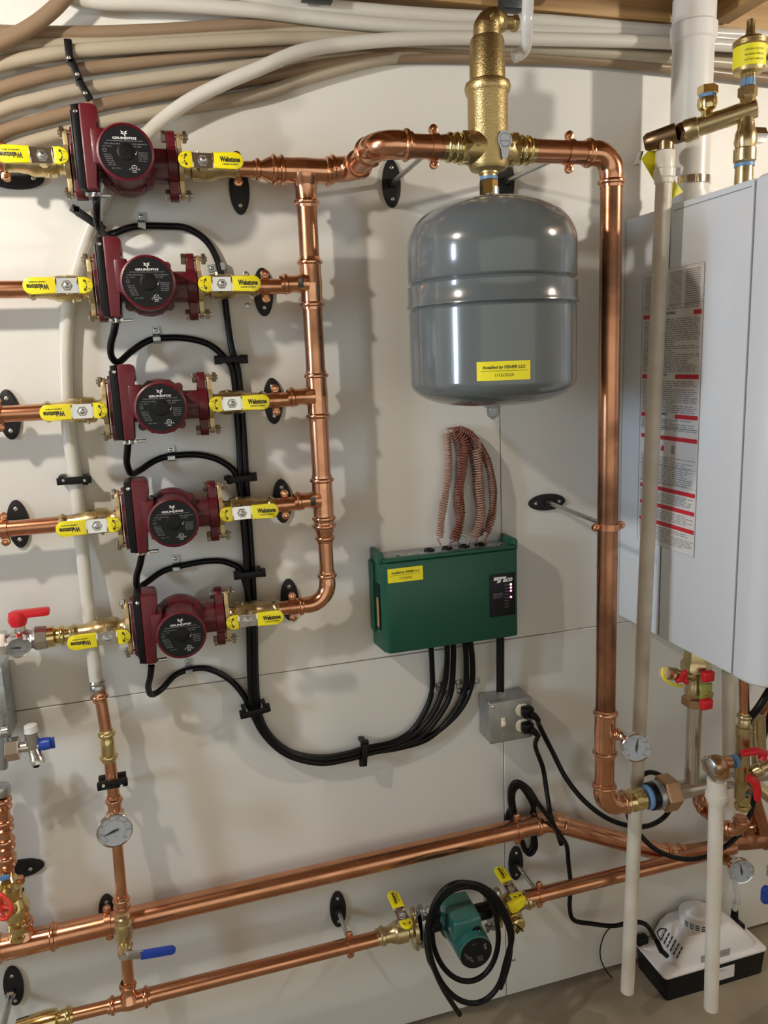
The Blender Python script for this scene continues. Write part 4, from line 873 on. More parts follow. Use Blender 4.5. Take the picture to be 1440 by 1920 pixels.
cr1 = cr([pl[0]] + [P(*a) for a in ((1012, 1362, .07), (1036, 1410, .07), (1062, 1460, .09), (1098, 1504, .12), (1140, 1535, .13), (1184, 1549, .13), (1220, 1547, .12), (1250, 1527, .10), (1262, 1495, .09), (1248, 1462, .09), (1220, 1448, .09), (1195, 1462, .10), (1182, 1490, .11), (1178, 1530, .10), (1200, 1565, .12), (1235, 1596, .14), (1285, 1611, .15), (1335, 1602, .15), (1380, 1570, .15), (1405, 1530, .15), (1415, 1490, .15), (1425, 1420, .16), (1445, 1330, .16))], 8)
tag(B().tube(cr1, .0056, 12).build('plug_cord', 'black_rubber'), 'black cord from the upper plug looping round the header pipe to the boiler', 'power cord')
cr2 = cr([pl[1]] + [P(*a) for a in ((1004, 1400, .06), (1018, 1440, .04), (1026, 1490, .06), (1034, 1535, .085), (1046, 1560, .08), (1062, 1585, .06), (1066, 1620, .05), (1070, 1660, .04), (1068, 1700, .03), (1076, 1725, .03), (1110, 1732, .04), (1150, 1736, .06), (1185, 1729, .07), (1210, 1733, .08), (1226, 1755, .09), (1240, 1785, .10))], 8)
tag(B().tube(cr2, .0054, 12).build('plug_cord', 'black_rubber'), 'black cord from the lower plug down the wall to the condensate pump', 'power cord')
cr3 = cr([P(*a) for a in ((1052, 1583, .055), (1044, 1560, .06), (1030, 1535, .085), (1008, 1505, .09), (990, 1478, .08), (968, 1466, .07), (956, 1482, .05), (959, 1520, .02), (975, 1565, .02), (990, 1601, .02), (1004, 1590, .02), (1002, 1560, .02), (998, 1525, .02), (1004, 1500, .03), (990, 1480, .03), (973, 1474, .03), (962, 1490, .02), (966, 1530, .02), (976, 1570, .02), (986, 1596, .02), (998, 1585, .02), (1000, 1550, .02), (1000, 1515, .03), (985, 1485, .04), (970, 1472, .05), (959, 1492, .03), (962, 1530, .03), (972, 1568, .03))], 8)
tag(B().tube(cr3, .0054, 12).build('cord_coil', 'black_rubber'), 'coil of spare black cord tucked behind the thick copper bend', 'power cord')
cr4 = cr([P(*a) for a in ((1150, 1736, .05), (1136, 1748, .03), (1126, 1775, .012), (1127, 1800, .012), (1140, 1825, .015), (1158, 1842, .03))], 8)
tag(B().tube(cr4, .0016, 8).build('thin_wire', 'black_rubber'), 'thin black wire dropping to the floor left of the condensate pump', 'wire')
# ---------------------------------------------------------------- green circulator at the bottom
XG = P(850, 1720, OW).x
t = thing('green_circulator', 'green circulator pump with coiled black cable on the lower copper line', 'pump', W(XG, OW, -1.191))
gc = W(XG + .004, OW, -1.191)
fa = P(893, 1787, .209); ax = Vector((0.0, -1, 0)); gc2 = Vector((fa.x, -OW + .0, fa.z))
b = B(); b.lathe(gc2 + Y * .035, -Y, [(0, .025), (.008, .040), (.035, .044), (.04, .038)], 28); b.lathe(gc2 - X * .085, X, [(0, .018), (.17, .018)], 20); b.build('pump_housing', 'black_plastic', t)
b = B(); b.lathe(gc2 - Y * .000, -Y, [(0, .040), (.010, .045), (.014, .045), (.016, .040), (.095, .0370), (.106, .0360), (.1085, .0335)], 36)
b.build('motor', 'pump_green', t)
jb = B().box(gc2 + Vector((-.008, -.044, .040)), (.062, .090, .046), .006, fr=(X, Y, Z), seg=3).build('junction_box', 'pump_green', t)
kc = gc2 + Vector((.010, -.0893, .034))
B().lathe(kc, -Y, [(0, .0105), (.0006, .0105)], 18).build('knockout', 'black_plastic', jb)
for k, (r_, dz) in enumerate(((.0078, -.001), (.0062, .002))): B().tube([kc + Vector((r_ * cos(a), -.0016, dz - r_ * .8 * sin(a))) for a in [pi * .1 + pi * .8 * q / 8 for q in range(9)]], .0009, 6).build('wire', ('print_white', 'sticker_yellow')[k], jb)
fp_ = gc2 - Y * .1088
lb = B().lathe(fp_, -Y, [(0, .0345), (.0006, .0345)], 34).build('nameplate', 'black_label', t)
b = B(); fp2 = fp_ - Y * .0009
b.text('Taco', fp2 + Vector((.020, 0, .011)), Vector((.25, 0, -.97)).normalized(), Vector((.97, 0, .25)).normalized(), width=.014, bold=.03, shear=.3)
for k in range(6): b.text(('MODEL 007-F5', 'VOLTS 115', 'HZ 60  PH 1', 'AMPS .76', 'HP 1/25', 'RPM 3250')[k], fp2 + Vector((-.024 + k * .003, 0, -.000 - k * .0026)), Vector((.35, 0, -.94)).normalized(), Vector((.94, 0, .35)).normalized(), width=.015, height=.0017)
for k in range(4): b.text(('CIRCULATOR', 'IMPEDANCE', 'PROTECTED', 'CRANSTON RI')[k], fp2 + Vector((.004 + k * .003, 0, -.014)), Vector((.25, 0, -.97)).normalized(), Vector((.97, 0, .25)).normalized(), width=.013, height=.0016)
b.text('115 V', fp2 + Vector((-.004, 0, .022)), X, Z, width=.008); b.build('lettering', 'print_grey', lb, flat=True)
for s in (-1, 1):
    b = B(); b.lathe(gc2 + X * .085 * s, -X * s, [(0, .030), (.008, .032), (.010, .026)], 26); b.prism(rrect(.034, .098, .015), gc2 + X * (.085 * s - (.008 if s > 0 else 0)), Y, Z, .008, .001); b.build('steel_flange', 'galvanised', t)
    for z in (.040, -.040): hexbolt(gc2 + Vector((.072 * s, -.006, z)), X * s, .028).build('flange_bolt', 'steel', t)
# its valves
def gvalve(label, c, s, wn, gd, tag_=False):
    t = thing('ball_valve', label, 'valve', c); b = B(); a = X * s
    b.prism(rrect(.034, .094, .015), c + X * (0.0 if s > 0 else -.008), Y, Z, .008, .001); b.lathe(c, a, [(0, .030), (.008, .028), (.012, .019), (.018, .018), (.022, .0235), (.045, .0235), (.047, .021), (.055, .019), (.060, .0165), (.070, .0165), (.072, .0200), (.078, .0200), (.080, .0170), (.088, .0170)], 28)
    wn = Vector(wn).normalized(); st = c + a * .034
    b.lathe(st, wn, [(0, .013), (.028, .012), (.034, .008), (.042, .007)], 16); b.build('valve_body', 'brass', t)
    lever_parts(t, st + wn * .042, gd, wn); return t
gvalve('brass valve with raised yellow lever left of the green pump', gc2 - X * .094, -1, Vector((.06, -.12, 1)), Vector((-.06, 1, .12)))
gv = gvalve('brass valve with raised yellow lever behind the coiled cable, right of the green pump', gc2 + X * .094, 1, Vector((.0, -.12, 1)), Vector((-.06, 1, .12)))
v2 = gc2 + X * .132
b = B(); tg = thing('drain_spout', 'yellow-handled drain with round brass cap right of the green pump', 'valve', v2 - Y * .03)
b.lathe(v2, Vector((.1, -.8, -1)), [(0, .013), (.03, .014), (.045, .012)], 16); b.build('spout_body', 'brass', tg)
cc_ = P(969, 1733, .135); cn = Vector((.1, -1, -.1)).normalized()
B().lathe(cc_, cn, [(-.02, .012), (-.006, .0185), (.006, .0185), (.009, .015), (.009, .003)], 24).build('brass_cap', 'brass_polished', tg)
B().tube([cc_ + cn * .010 + Vector((-.012, 0, .014)), cc_ + cn * .012, cc_ + cn * .010 + Vector((.010, 0, -.012))], .0014, 6).tube([cc_ + cn * .012, cc_ + cn * .011 + Vector((-.006, 0, -.012))], .0014, 6).build('cap_wire', 'black_plastic', tg)
yc = P(966, 1690, .15)
B().prism([(-.020, -.008), (-.016, -.016), (.000, -.018), (.004, -.010), (.020, -.010), (.022, .006), (.000, .009), (-.020, .008)], yc, Vector((.97, 0, .24)), Vector((-.24, 0, .97)), .012, .003).build('yellow_handle', 'handle_yellow', tg)
# coiled cable round the green pump
def ell(cx, cy, rx, ry, a0, a1, o0, o1, n, rot=0.0):
    out = []
    for k in range(n + 1):
        a = radians(a0 + (a1 - a0) * k / n); x, y = rx * cos(a), ry * sin(a)
        out.append((cx + x * cos(rot) - y * sin(rot), cy + x * sin(rot) + y * cos(rot), o0 + (o1 - o0) * k / n))
    return out
hose = [(862, 1902, .12), (846, 1878, .13), (829, 1850, .14), (813, 1815, .15)] + ell(880, 1764, 80, 108, 165, 360, .15, .17, 12, -.06) + ell(876, 1768, 72, 114, 25, 325, .175, .16, 14, -.15) + ell(872, 1750, 62, 90, -8, 190, .15, .14, 12, -.10)
hose += ell(878, 1742, 68, 80, 190, 330, .15, .165, 8, -.1) + [(955, 1745, .17), (956, 1790, .16), (948, 1825, .15), (938, 1852, .14)]
tag(B().tube(crp(hose, 4), .0058, 12).build('coiled_cable', 'black_rubber'), 'thick black cable wound in loops round the green pump', 'cable')
# ---------------------------------------------------------------- wall-hung boiler
BX, BZ0, BZ1 = 0.98, -0.594, 0.277
t = thing('boiler', 'large white wall-hung boiler at the right with warning labels on its side', 'boiler', W(BX + .22, 0.0, BZ0))
BR = BX + 0.46; fo = 0.372
B().box(W((BX + BR) / 2, 0.075, (BZ0 + BZ1) / 2), (BR - BX, 0.148, BZ1 - BZ0 - .002), 0.002).build('back_casing', 'boiler_white', t)
b = B(); b.box(W((BX + BR) / 2, 0.2605, (BZ0 + BZ1) / 2), (BR - BX, 0.219, BZ1 - BZ0), 0.003); b.build('side_casing', 'boiler_white', t)
b = B()
zz0, zz1 = BZ0 - .006, BZ1 + .004
# bowed front cover, profile in (x, off)
pr = [(BX + .002, -(fo + .0015)), (BX + .001, -(fo + .030))] + [(BX + .001 + .05 * (1 - cos(radians(a))), -(fo + .030 + .045 * sin(radians(a)))) for a in (15, 30, 45, 60, 75, 90)] + [(BX + .12, -(fo + .082)), (BR - .12, -(fo + .082))] + [(BR - .05 * (1 - cos(radians(a))), -(fo + .030 + .045 * sin(radians(a)))) for a in (90, 60, 30, 0)] + [(BR, -(fo + .0015))]
b.prism(pr, W(0, 0, zz0), X, Y, zz1 - zz0, 0.010, 4) if False else b.prism(pr[::-1], W(0, 0, zz1), X, Y, zz0 - zz1, 0.010, 4)
b.build('front_cover', 'boiler_white', t)
B().box(W(BX + .2, fo + .0005, (BZ0 + BZ1) / 2), (.398, .002, BZ1 - BZ0 - .01)).build('seam_gasket', 'boiler_dark', t)
B().box(W(BX + .0001, .262, BZ1 - .012), (.0012, .205, .0016)).build('edge_groove', 'boiler_dark', t)
B().box(W(BX + .2, .1495, (BZ0 + BZ1) / 2), (.399, .003, BZ1 - BZ0 - .006)).build('casing_seam', 'boiler_dark', t)
# side warning label
def S(px, py): return PX(px, py, BX - .0006)
c00, c10, c11, c01 = S(1204, 515), S(1320, 490), S(1304, 1046), S(1197, 1010)
ya, yb, za, zb2 = (c00.y + c01.y) / 2, (c10.y + c11.y) / 2, (c01.z + c11.z) / 2, (c00.z + c10.z) / 2
lb = B().add([(BX - .0008, ya, za), (BX - .0008, ya, zb2), (BX - .0008, yb, zb2), (BX - .0008, yb, za)], [[0, 1, 2, 3]]).build('warning_label', 'pump_white', t, flat=True)
Lw, Lh = abs(yb - ya), zb2 - za
def SL(u, v): return Vector((BX - .0014, ya - u * Lw, zb2 - v * Lh))      # u to the right (towards the room), v down
def bar(b, u0, u1, v0, v1): b.add([SL(u0, v0), SL(u1, v0), SL(u1, v1), SL(u0, v1)], [[3, 2, 1, 0]])
dark = B(); rnd = random.Random(3)
for v, u0, u1 in ((.150, .86, .98), (.365, .60, .97), (.505, .62, .98), (.585, .04, .98), (.775, .04, .98), (.840, .04, .98), (.905, .04, .98), (.150, .03, .16), (.365, .03, .22), (.505, .03, .22)):
    red = B(); bar(red, u0, u1, v, v + .015); red.build('red_bar', 'print_red', lb, flat=True)
red = B(); red.prism([(-.005, -.005), (.006, -.005), (.006, .004), (.001, .007), (-.003, .003)], SL(.42, .632), -Y, Z, -.0003)
red.build('red_pictogram', 'print_red', lb, flat=True)
v = 0.014
skip = [(.142, .172), (.357, .386), (.498, .522), (.562, .66), (.765, .797), (.832, .862), (.897, .926)]
while v < .985:
    if not any(a <= v <= e for a, e in skip):
        L = rnd.choice((.95, .93, .97, .9, .96, .6, .85)); u = .04 + (.0 if v > .12 else .02)
        if v < .13: bar(dark, .04, .40, v, v + .0028); bar(dark, .47, .66, v, v + .0028); bar(dark, .72, .94, v, v + .0028)
        else:
            while u < L - .05:
                w = rnd.uniform(.04, .13); bar(dark, u, min(L, u + w), v, v + .0030); u += w + .016
    v += .0072
B().prism([(-.005, -.009), (.005, -.009), (.005, .009), (-.005, .009)], SL(.60, .632), -Y, Z, -.0003).build('grey_pictogram', 'print_grey', lb, flat=True)
dark.text('WARNING', SL(.16, .5925), -Y, Z, width=.03) if False else None
dark.build('small_print', 'print_grey', lb, flat=True)
b = B()
for v in (.5925, .7825, .8475, .9125): b.text('WARNING', SL(.22, v) - X * .0004, -Y, Z, width=.034, height=.0048, bold=.02)
b.build('warning_words', 'print_white', lb, flat=True)
b = B(); b.text('BEFORE OPERATING', SL(.38, .152), -Y, Z, width=.075, height=.005, bold=.02); b.text('OPERATING INSTRUCTIONS', SL(.30, .366), -Y, Z, width=.062, height=.005, bold=.02); b.text('GAS TO APPLIANCE', SL(.32, .506), -Y, Z, width=.062, height=.005, bold=.02)
b.build('heading_words', 'print_black', lb, flat=True)
b = B()
for u0, u1, v0, v1 in ((0, 1, 0, .001), (0, 1, .999, 1), (0, .006, 0, 1), (.994, 1, 0, 1), (0, 1, .125, .1265), (0, 1, .555, .5565), (0, 1, .695, .6965), (0, 1, .76, .7615)): bar(b, u0, u1, v0, v1)
b.build('label_rules', 'print_grey', lb, flat=True)
# flue
fx = P(1296, 200, .105).x
t = thing('flue_pipe', 'thick white vertical flue pipe rising from the boiler top to the ceiling', 'flue pipe', W(fx, .105, BZ1))
B().lathe(W(fx, .105, BZ1 - .002), Z, [(0, .0385), (.41, .0385)], 36).build('flue_tube', 'flue_white', t)
zk = P(1290, 62, .105).z
B().lathe(Vector((fx, -.105, zk)), Z, [(-.018, .0385), (-.014, .0425), (.012, .0435), (.016, .0400), (.06, .0400)], 36).build('flue_coupling', 'flue_white', t)
B().lathe(Vector((fx, -.105, P(1300, 342, .105).z)), Z, [(-.007, .0395), (-.007, .0415), (.007, .0415), (.007, .0395)], 36).build('band_clamp', 'chrome', t)
B().lathe(W(fx, .105, BZ1 - .001), Z, [(0, .052), (.006, .052), (.012, .044), (.03, .043)], 36).build('flue_collar', 'pump_white', t)
# ---------------------------------------------------------------- relief and air vent group on the boiler top
vx = 1.052; o1 = 0.26
t = thing('air_vent', 'brass float air vent with yellow paper band above the boiler', 'air vent', W(vx, o1, .50))
zv = P(1402, 118, o1).z - ZC
b = B(); b.lathe(W(vx, o1, zv - .038), Z, [(0, .010), (.002, .012), (.020, .012), (.022, .024), (.028, .0265), (.062, .0265), (.064, .0285), (.072, .0285), (.078, .020), (.080, .009), (.084, .009), (.086, .0075), (.106, .0068), (.108, .004)], 28); b.build('vent_body', 'brass_cast', t)
lbb = B().lathe(W(vx, o1, zv - .010), Z, [(0, .0270), (.034, .0270)], 32, u=-Y).build('paper_band', 'sticker_yellow', t)
b = B(); 
for k, tx in enumerate(('OPEN VENT CAP 2 TURNS', 'FOR NORMAL OPERATION', 'DO NOT REMOVE')):
    zz_ = zv + .014 - k * .008
    b.text(tx, (0, 0, 0), X, Z, width=.034, height=.0030, bend=lambda a, q, zz_=zz_: W(vx + .0275 * sin(a / .0275 - .35), o1 + .0275 * cos(a / .0275 - .35), zz_ + q))
b.build('lettering', 'print_black', lbb, flat=True)
B().lathe(W(vx, o1, zv - .038), Z, [(0, .0125), (.012, .0125)], 20).build('thread_tape', 'tape_blue', t)
t = thing('relief_manifold', 'brass cross tube with capped stub above the boiler', 'pipe fitting', W(vx, o1, .40))
zm = P(1402, 208, o1).z - ZC
e_end = W(0.972, 0.19, P(1272, 248, .19).z - ZC); hd = W(vx, o1, zm); dv = (e_end - hd).normalized(); Lm = (e_end - hd).length
b = B(); b.lathe(hd - dv * .018, dv, [(0, .012), (.002, .0165), (Lm - .010, .0165), (Lm - .008, .0195), (Lm + .012, .0200), (Lm + .018, .017)], 28)
b.lathe(W(vx, o1, zm), Z, [(0, .012), (.020, .012), (.024, .0165), (.038, .0165), (.040, .013), (.060, .013)], 6); b.build('cross_tube', 'brass', t)
kk = hd + dv * (Lm * .62)
b = B(); b.lathe(kk, Z, [(0, .010), (.022, .010), (.026, .0155), (.034, .0175), (.044, .0165)], 22); b.hexa(kk + Z * .050, Z, .014, .018); b.build('stub', 'brass_polished', t)
B().lathe(kk + Z * .043, Z, [(0, .0150), (.008, .0150)], 20).build('thread_tape', 'tape_blue', t)
t = thing('brass_riser', 'brass riser with chrome union between cross tube and boiler top', 'pipe fitting', W(vx, o1, BZ1))
b = B(); b.lathe(W(vx, o1, zm - .012), -Z, [(0, .012), (.010, .0145), (.018, .015), (.024, .018), (.040, .0195), (.050, .017), (.052, .0195), (.072, .0195), (.076, .0155), (.10, .0160), (.14, .0160)], 20); b.build('riser_body', 'brass', t)
B().hexa(W(vx + .010, o1, zm - .040), X, .028, .014).build('test_knob', 'chrome', t)
B().lathe(W(vx, o1, zm - .088), -Z, [(0, .0172), (.006, .0172)], 20).build('thread_tape', 'tape_blue', t)
# relief valve at the tube's end, with its discharge pipe
pvx = P(1247, 300, .19).x
t = thing('relief_valve', 'dark bronze relief valve with steel test lever and yellow tag above the left white pipe', 'relief valve', W(pvx, .19, .38))
rv = Vector((pvx, -.19, e_end.z - .008))
b = B(); b.lathe(e_end, rv - e_end, [(-.004, .018), (.010, .019), (.014, .016)], 6); b.lathe(rv - dv * .018, dv, [(0, .0175), (.03, .0165), (.050, .0160), (.056, .012)], 20)
b.lathe(rv + Z * .004, -Z, [(0, .014), (.018, .015), (.028, .014)], 20); b.build('valve_body', 'bronze_dark', t)
rt_ = rv + dv * .040
B().prism([(-.002, -.012), (.002, -.012), (.010, -.034), (.006, -.036)], rt_, Vector((-1, 0, 0)), Z, .014, .0005).build('test_lever', 'steel', t)
tp = [P(*a, .168) for a in ((1203, 298), (1214, 284), (1244, 280), (1246, 318), (1262, 334), (1281, 360), (1259, 373), (1238, 358))]
nn = len(tp); b = B(); b.add(tp + [p + Y * .0014 for p in tp], [list(range(nn)), list(range(2 * nn - 1, nn - 1, -1))] + [[k, k + nn, (k + 1) % nn + nn, (k + 1) % nn] for k in range(nn)]); b.build('yellow_tag', 'yellow_tag', t, flat=True)
t = thing('discharge_pipe', 'long white plastic discharge pipe in front of the boiler side, open end above the floor', 'plastic pipe', P(1176, 1852, .16))
ptop, pbot = P(1247, 296, .19), P(1176, 1858, .16)
B().tube([ptop, pbot], .0150, 24).build('pipe_tube', 'pvc_grime', t)
dd = (pbot - ptop).normalized()
B().lathe(ptop - dd * .012, dd, [(0, .016), (.002, .0175), (.030, .0175), (.032, .0195), (.046, .0195), (.048, .0175), (.056, .0170), (.058, .0145)], 26).build('threaded_adapter', 'pvc_white', t)
# ---------------------------------------------------------------- supply connections under the boiler
hz = ZB
ua = W(XV + .052, OM, hz)
t = thing('union_fitting', 'large brass and steel union with bronze nut at the foot of the riser', 'pipe fitting', W(.96, OM, hz))
b = B(); x_ = P(1165, 1512, OM).x; b.lathe(W(x_, OM, hz), X, press(RB - .001, .018, .002) + [(.020, .0225), (.024, .0245), (.028, .0225), (.050, .0225)], 28); b.build('brass_adapter', 'brass_polished', t)
xu = P(1207, 1500, OM).x
B().lathe(W(xu + .003, OM, hz), X, [(0, .0240), (.004, .0262), (.010, .0250)], 26).build('thread_tape', 'tape_blue', t)
B().lathe(W(xu + .012, OM, hz), X, [(0, .0250), (.002, .0285), (.012, .0285), (.016, .025)], 26).build('rubber_ring', 'black_rubber', t)
B().lathe(W(xu + .025, OM, hz), X, [(0, .026), (.002, .030), (.010, .031), (.012, .029), (.028, .029)], 28).build('steel_sleeve', 'galvanised', t)
B().hexa(W(xu + .040, OM, hz), X, .034, .038, ch=.003).build('union_nut', 'bronze', t)
xh = P(1297, 1470, OM).x; xe = P(1470, 1425, OM).x
tag(B().tube([W(xu + .065, OM, hz), W(xe, OM, hz)], .0195, 26).build('header_pipe', 'stainless'), 'horizontal stainless steel header pipe behind the short white pipe', 'pipe')
xv2 = P(1302, 1330, OM).x
tag(B().tube([W(xh, OM, hz + .01), W(xv2, OM, P(1302, 1315, OM).z - ZC)], .0152, 22).build('stainless_pipe', 'stainless'), 'vertical stainless steel pipe under the brass isolation valve', 'pipe')
t = thing('isolation_valve', 'brass isolation valve with red handles and yellow strap directly under the boiler', 'valve', W(xv2, OM, P(1302, 1310, OM).z - ZC))
zq = lambda y: P(1302, y, OM).z
ix = xv2
b = B()
b.lathe(Vector((ix, -OM, zq(1322))), Z, [(0, .024), (.002, .0265), (.018, .0265), (.022, .022)], 6)
b.build('lower_nut', 'bronze', t)
b = B(); b.lathe(Vector((ix, -OM, zq(1305))), Z, [(0, .019), (.012, .022), (.026, .018), (.040, .017), (.052, .019)], 22)
b.lathe(Vector((ix, -OM, zq(1258))), Z, [(0, .024), (.002, .031), (.020, .031), (.026, .026), (.048, .024)], 6)
dside = (P(1250, 1262, OM + .04) - Vector((ix, -OM, zq(1270))))
Ld = dside.length; b.lathe(Vector((ix, -OM, zq(1270))), dside, [(0, .010), (Ld - .034, .010), (Ld - .032, .0130), (Ld - .016, .0130), (Ld - .014, .0100), (Ld - .008, .0125), (Ld + .008, .0125)], 18)
b.lathe(Vector((ix, -OM, zq(1295))), Vector((.4, -1, 0)), [(0, .013), (.030, .012), (.036, .008)], 18)
b.build('valve_body', 'brass', t)
hc = P(1322, 1298, OM + .042)
B().prism([(-.013, -.022), (.012, -.022), (.012, .020), (-.013, .020)], hc, X, Z, .006, .001).build('green_plate', 'olive_plate', t)
for (px, py, h_) in ((1327, 1268, .022), (1324, 1320, .022)): B().box(P(px, py, OM + .052), (.026, .014, h_), .004, seg=3).build('red_handle', 'red_plastic', t)
B().lathe(hc - Y * .004, -Y, [(0, .006), (.008, .005)], 6).build('stem_nut', 'brass_polished', t)
rk = P(1278, 1270, OM + .045); b = B(); b.lathe(rk, Vector((.2, -1, 0)), [(0, .009), (.008, .009)], 14)
for a in (75, 195, 310): b.box(rk - Y * .004 + Vector((cos(radians(a)) * .010, 0, sin(radians(a)) * .010)), (.010, .008, .014), .003, fr=(Vector((sin(radians(a)), 0, -cos(radians(a)))), Y, Vector((cos(radians(a)), 0, sin(radians(a))))))
b.build('drain_knob', 'red_plastic', t)
B().tube(crp([(1243, 1252, OM + .052), (1243, 1268, OM + .056), (1254, 1280, OM + .056), (1270, 1285, OM + .05), (1280, 1286, OM + .04)]), .0028, 10).build('cap_strap', 'sticker_yellow', t)
# ---------------------------------------------------------------- second relief valve with short discharge pipe
o2 = .30
t = thing('relief_valve', 'brass relief valve with steel ring lever on top of the short white pipe', 'relief valve', P(1352, 1440, o2))
rc_ = P(1352, 1432, o2); rt2 = P(1400, 1420, o2 - .02)
b = B(); b.lathe(P(1332, 1437, o2 + .004), rt2 - P(1332, 1437, o2 + .004), [(0, .017), (.004, .020), (.020, .021), (.030, .018), (.034, .014), (.048, .0135), (.056, .013)], 20)
b.lathe(rc_, -Z, [(0, .016), (.016, .016), (.026, .0155)], 20); b.build('valve_body', 'bronze', t)
B().lathe(P(1332, 1437, o2 + .004), P(1332, 1437, o2 + .004) - rt2, [(-.002, .0175), (.004, .0165), (.006, .012)], 22).build('test_cap', 'steel', t)
B().tube([P(1324, 1420, o2 + .02), P(1316, 1424, o2 + .028), P(1326, 1448, o2 + .028), P(1340, 1464, o2 + .02)], .0028, 8).tube([P(1331, 1422, o2 + .024), P(1322, 1426, o2 + .03), P(1331, 1450, o2 + .03), P(1340, 1464, o2 + .02)], .0022, 8).build('test_lever', 'steel', t)
B().lathe(P(1375, 1428, o2 - .008), rt2 - rc_, [(0, .0138), (.003, .0140), (.006, .0138)], 18).build('thread_tape', 'tape_blue', t)
t = thing('discharge_pipe', 'shorter white plastic discharge pipe in front of the condensate pump', 'plastic pipe', P(1333, 1885, .28))
q_t, q_b = P(1344, 1462, o2), P(1333, 1890, o2 - .02)
B().tube([q_t, q_b], .0150, 24).build('pipe_tube', 'pvc_white', t)
dd = (q_b - q_t).normalized(); B().lathe(q_t - dd * .002, dd, [(0, .017), (.002, .0190), (.030, .0190), (.032, .0215), (.044, .0215), (.046, .0185), (.054, .0180), (.056, .0155)], 26).build('threaded_adapter', 'pvc_white', t)
# ---------------------------------------------------------------- right edge cluster
def fit(name, label, pts, radii, mat, n=20, cat='pipe fitting'): return tag(B().tube(pts, radii, n).build(name, mat), label, cat)
oc = .28
pipe('short copper pipe coming down from the boiler at the right edge', [P(1394, 1250, oc), P(1396, 1345, oc)], .0100, 'copper')
b = B(); b.lathe(P(1396, 1335, oc), -Z, press(.0100, .016) + [(.018, .0125), (.030, .0125), (.032, .0160), (.050, .0165), (.060, .0150), (.085, .0150), (.11, .0150), (.13, .015), (.135, .0125), (.192, .0120), (.195, .0110)], 22)
t = thing('mixing_valve', 'brass valve cluster with two red levers at the right edge under the boiler', 'valve', P(1396, 1500, oc)); b.build('valve_body', 'brass', t)
b = B(); b.lathe(P(1398, 1455, oc), P(1460, 1425, oc + .03) - P(1398, 1455, oc), [(0, .010), (.014, .010), (.018, .0135), (.035, .0135), (.038, .010), (.07, .010)], 18)
b.lathe(P(1398, 1455, oc), P(1450, 1495, oc + .02) - P(1398, 1450, oc), [(0, .009), (.02, .011), (.04, .013), (.08, .013)], 18); b.build('side_branch', 'brass', t)
b = B(); b.tube([P(1392, 1412, oc + .03), P(1420, 1408, oc + .032), P(1432, 1412, oc + .032), P(1428, 1424, oc + .032)], [.0075, .0085, .0095, .0085], 12); b.build('red_lever', 'red_plastic', t)
b = B(); b.tube([P(1404, 1458, oc + .03), P(1416, 1466, oc + .034), P(1420, 1482, oc + .034), P(1420, 1500, oc + .034)], [.008, .0095, .0085, .0065], 12); b.build('red_lever', 'red_plastic', t)
B().lathe(P(1396, 1368, oc), -Z, [(0, .0130), (.003, .0135), (.006, .013)], 18).build('thread_tape', 'tape_blue', t)
B().lathe(P(1393, 1484, oc), -Z, [(0, .0120), (.003, .0124), (.004, .012)], 18).build('thread_tape', 'tape_blue', t)
t = thing('brass_adapter', 'brass press adapter above the small copper elbow at lower right', 'pipe fitting', P(1392, 1510, oc)); B().lathe(P(1393, 1490, oc), -Z, [(0, .0135), (.008, .014)] + [(.010 + .024 - a, r) for a, r in press(.0115, .018)[::-1]], 22).build('adapter_body', 'brass_polished', t)
ec = P(1388, 1558, oc - .02); e2 = P(1330, 1555, .16)
elbow('small copper elbow under the brass cluster at lower right', ec, Z, P(1345, 1548, .22) - ec, .0115, .022, .014, 'copper')
pipe('copper pipe going back from the small elbow behind the short white pipe', [ec + (P(1345, 1548, .22) - ec).normalized() * .03, P(1318, 1520, .14)], .0115, 'copper_dark')
elbow('copper elbow behind the header pipe at lower right', P(1306, 1502, .13), P(1340, 1535, .18) - P(1306, 1502, .13), P(1345, 1440, .10) - P(1306, 1502, .13), .0115, .02, .012, 'copper')
pipe('diagonal copper pipe rising to the right edge under the boiler', [P(1316, 1484, .115), P(1460, 1300, .08)], .0110, 'copper_dark')
tag(B().tube([P(1366, 1258, .10), P(1368, 1560, .10)], .0150, 20).build('drain_pipe', 'pvc_white'), 'white vertical plastic pipe near the wall under the boiler', 'plastic pipe')
tag(B().tube(crp([(1445, 1290, .30), (1425, 1322, .30), (1408, 1345, .28), (1400, 1360, .22)]), .0075, 12).build('black_hose', 'black_rubber'), 'black hose slanting out of the right edge under the boiler', 'hose')
tag(B().tube([P(1420, 1345, .2), P(1424, 1440, .2)], .016, 16).build('brass_pipe', 'brass'), 'dull brass pipe body at the right edge behind the red levers', 'pipe fitting')
tag(B().tube([P(1405, 1470, .09), P(1432, 1560, .09)], .0165, 18).build('copper_pipe', 'copper_dark'), 'short dark copper pipe at the right edge above the thick tee', 'pipe')
lbx = B().box(P(1385, 1468, .24), (.018, .004, .044), .001); t = thing('pipe_sticker', 'small white and blue sticker tag on the header pipe', 'sticker', P(1385, 1468, .24)); lbx.build('sticker_face', 'pump_white', t); B().box(P(1385, 1476, .243), (.017, .002, .009), .0005).build('blue_band', 'blue_plastic', t)
t = thing('blue_lever_valve', 'blue lever of a valve at the lower right edge', 'valve', P(1438, 1640, .12)); b = B(); b.prism(rrect(.022, .046, .008), P(1433, 1675, .13), X, Z, .010, .003); b.build('lever_grip', 'blue_plastic', t); B().box(P(1442, 1632, .128), (.012, .006, .028), .001).build('lever_arm', 'steel', t); B().hexa(P(1450, 1612, .10), -Y, .02, .014).build('valve_stem', 'brass', t)
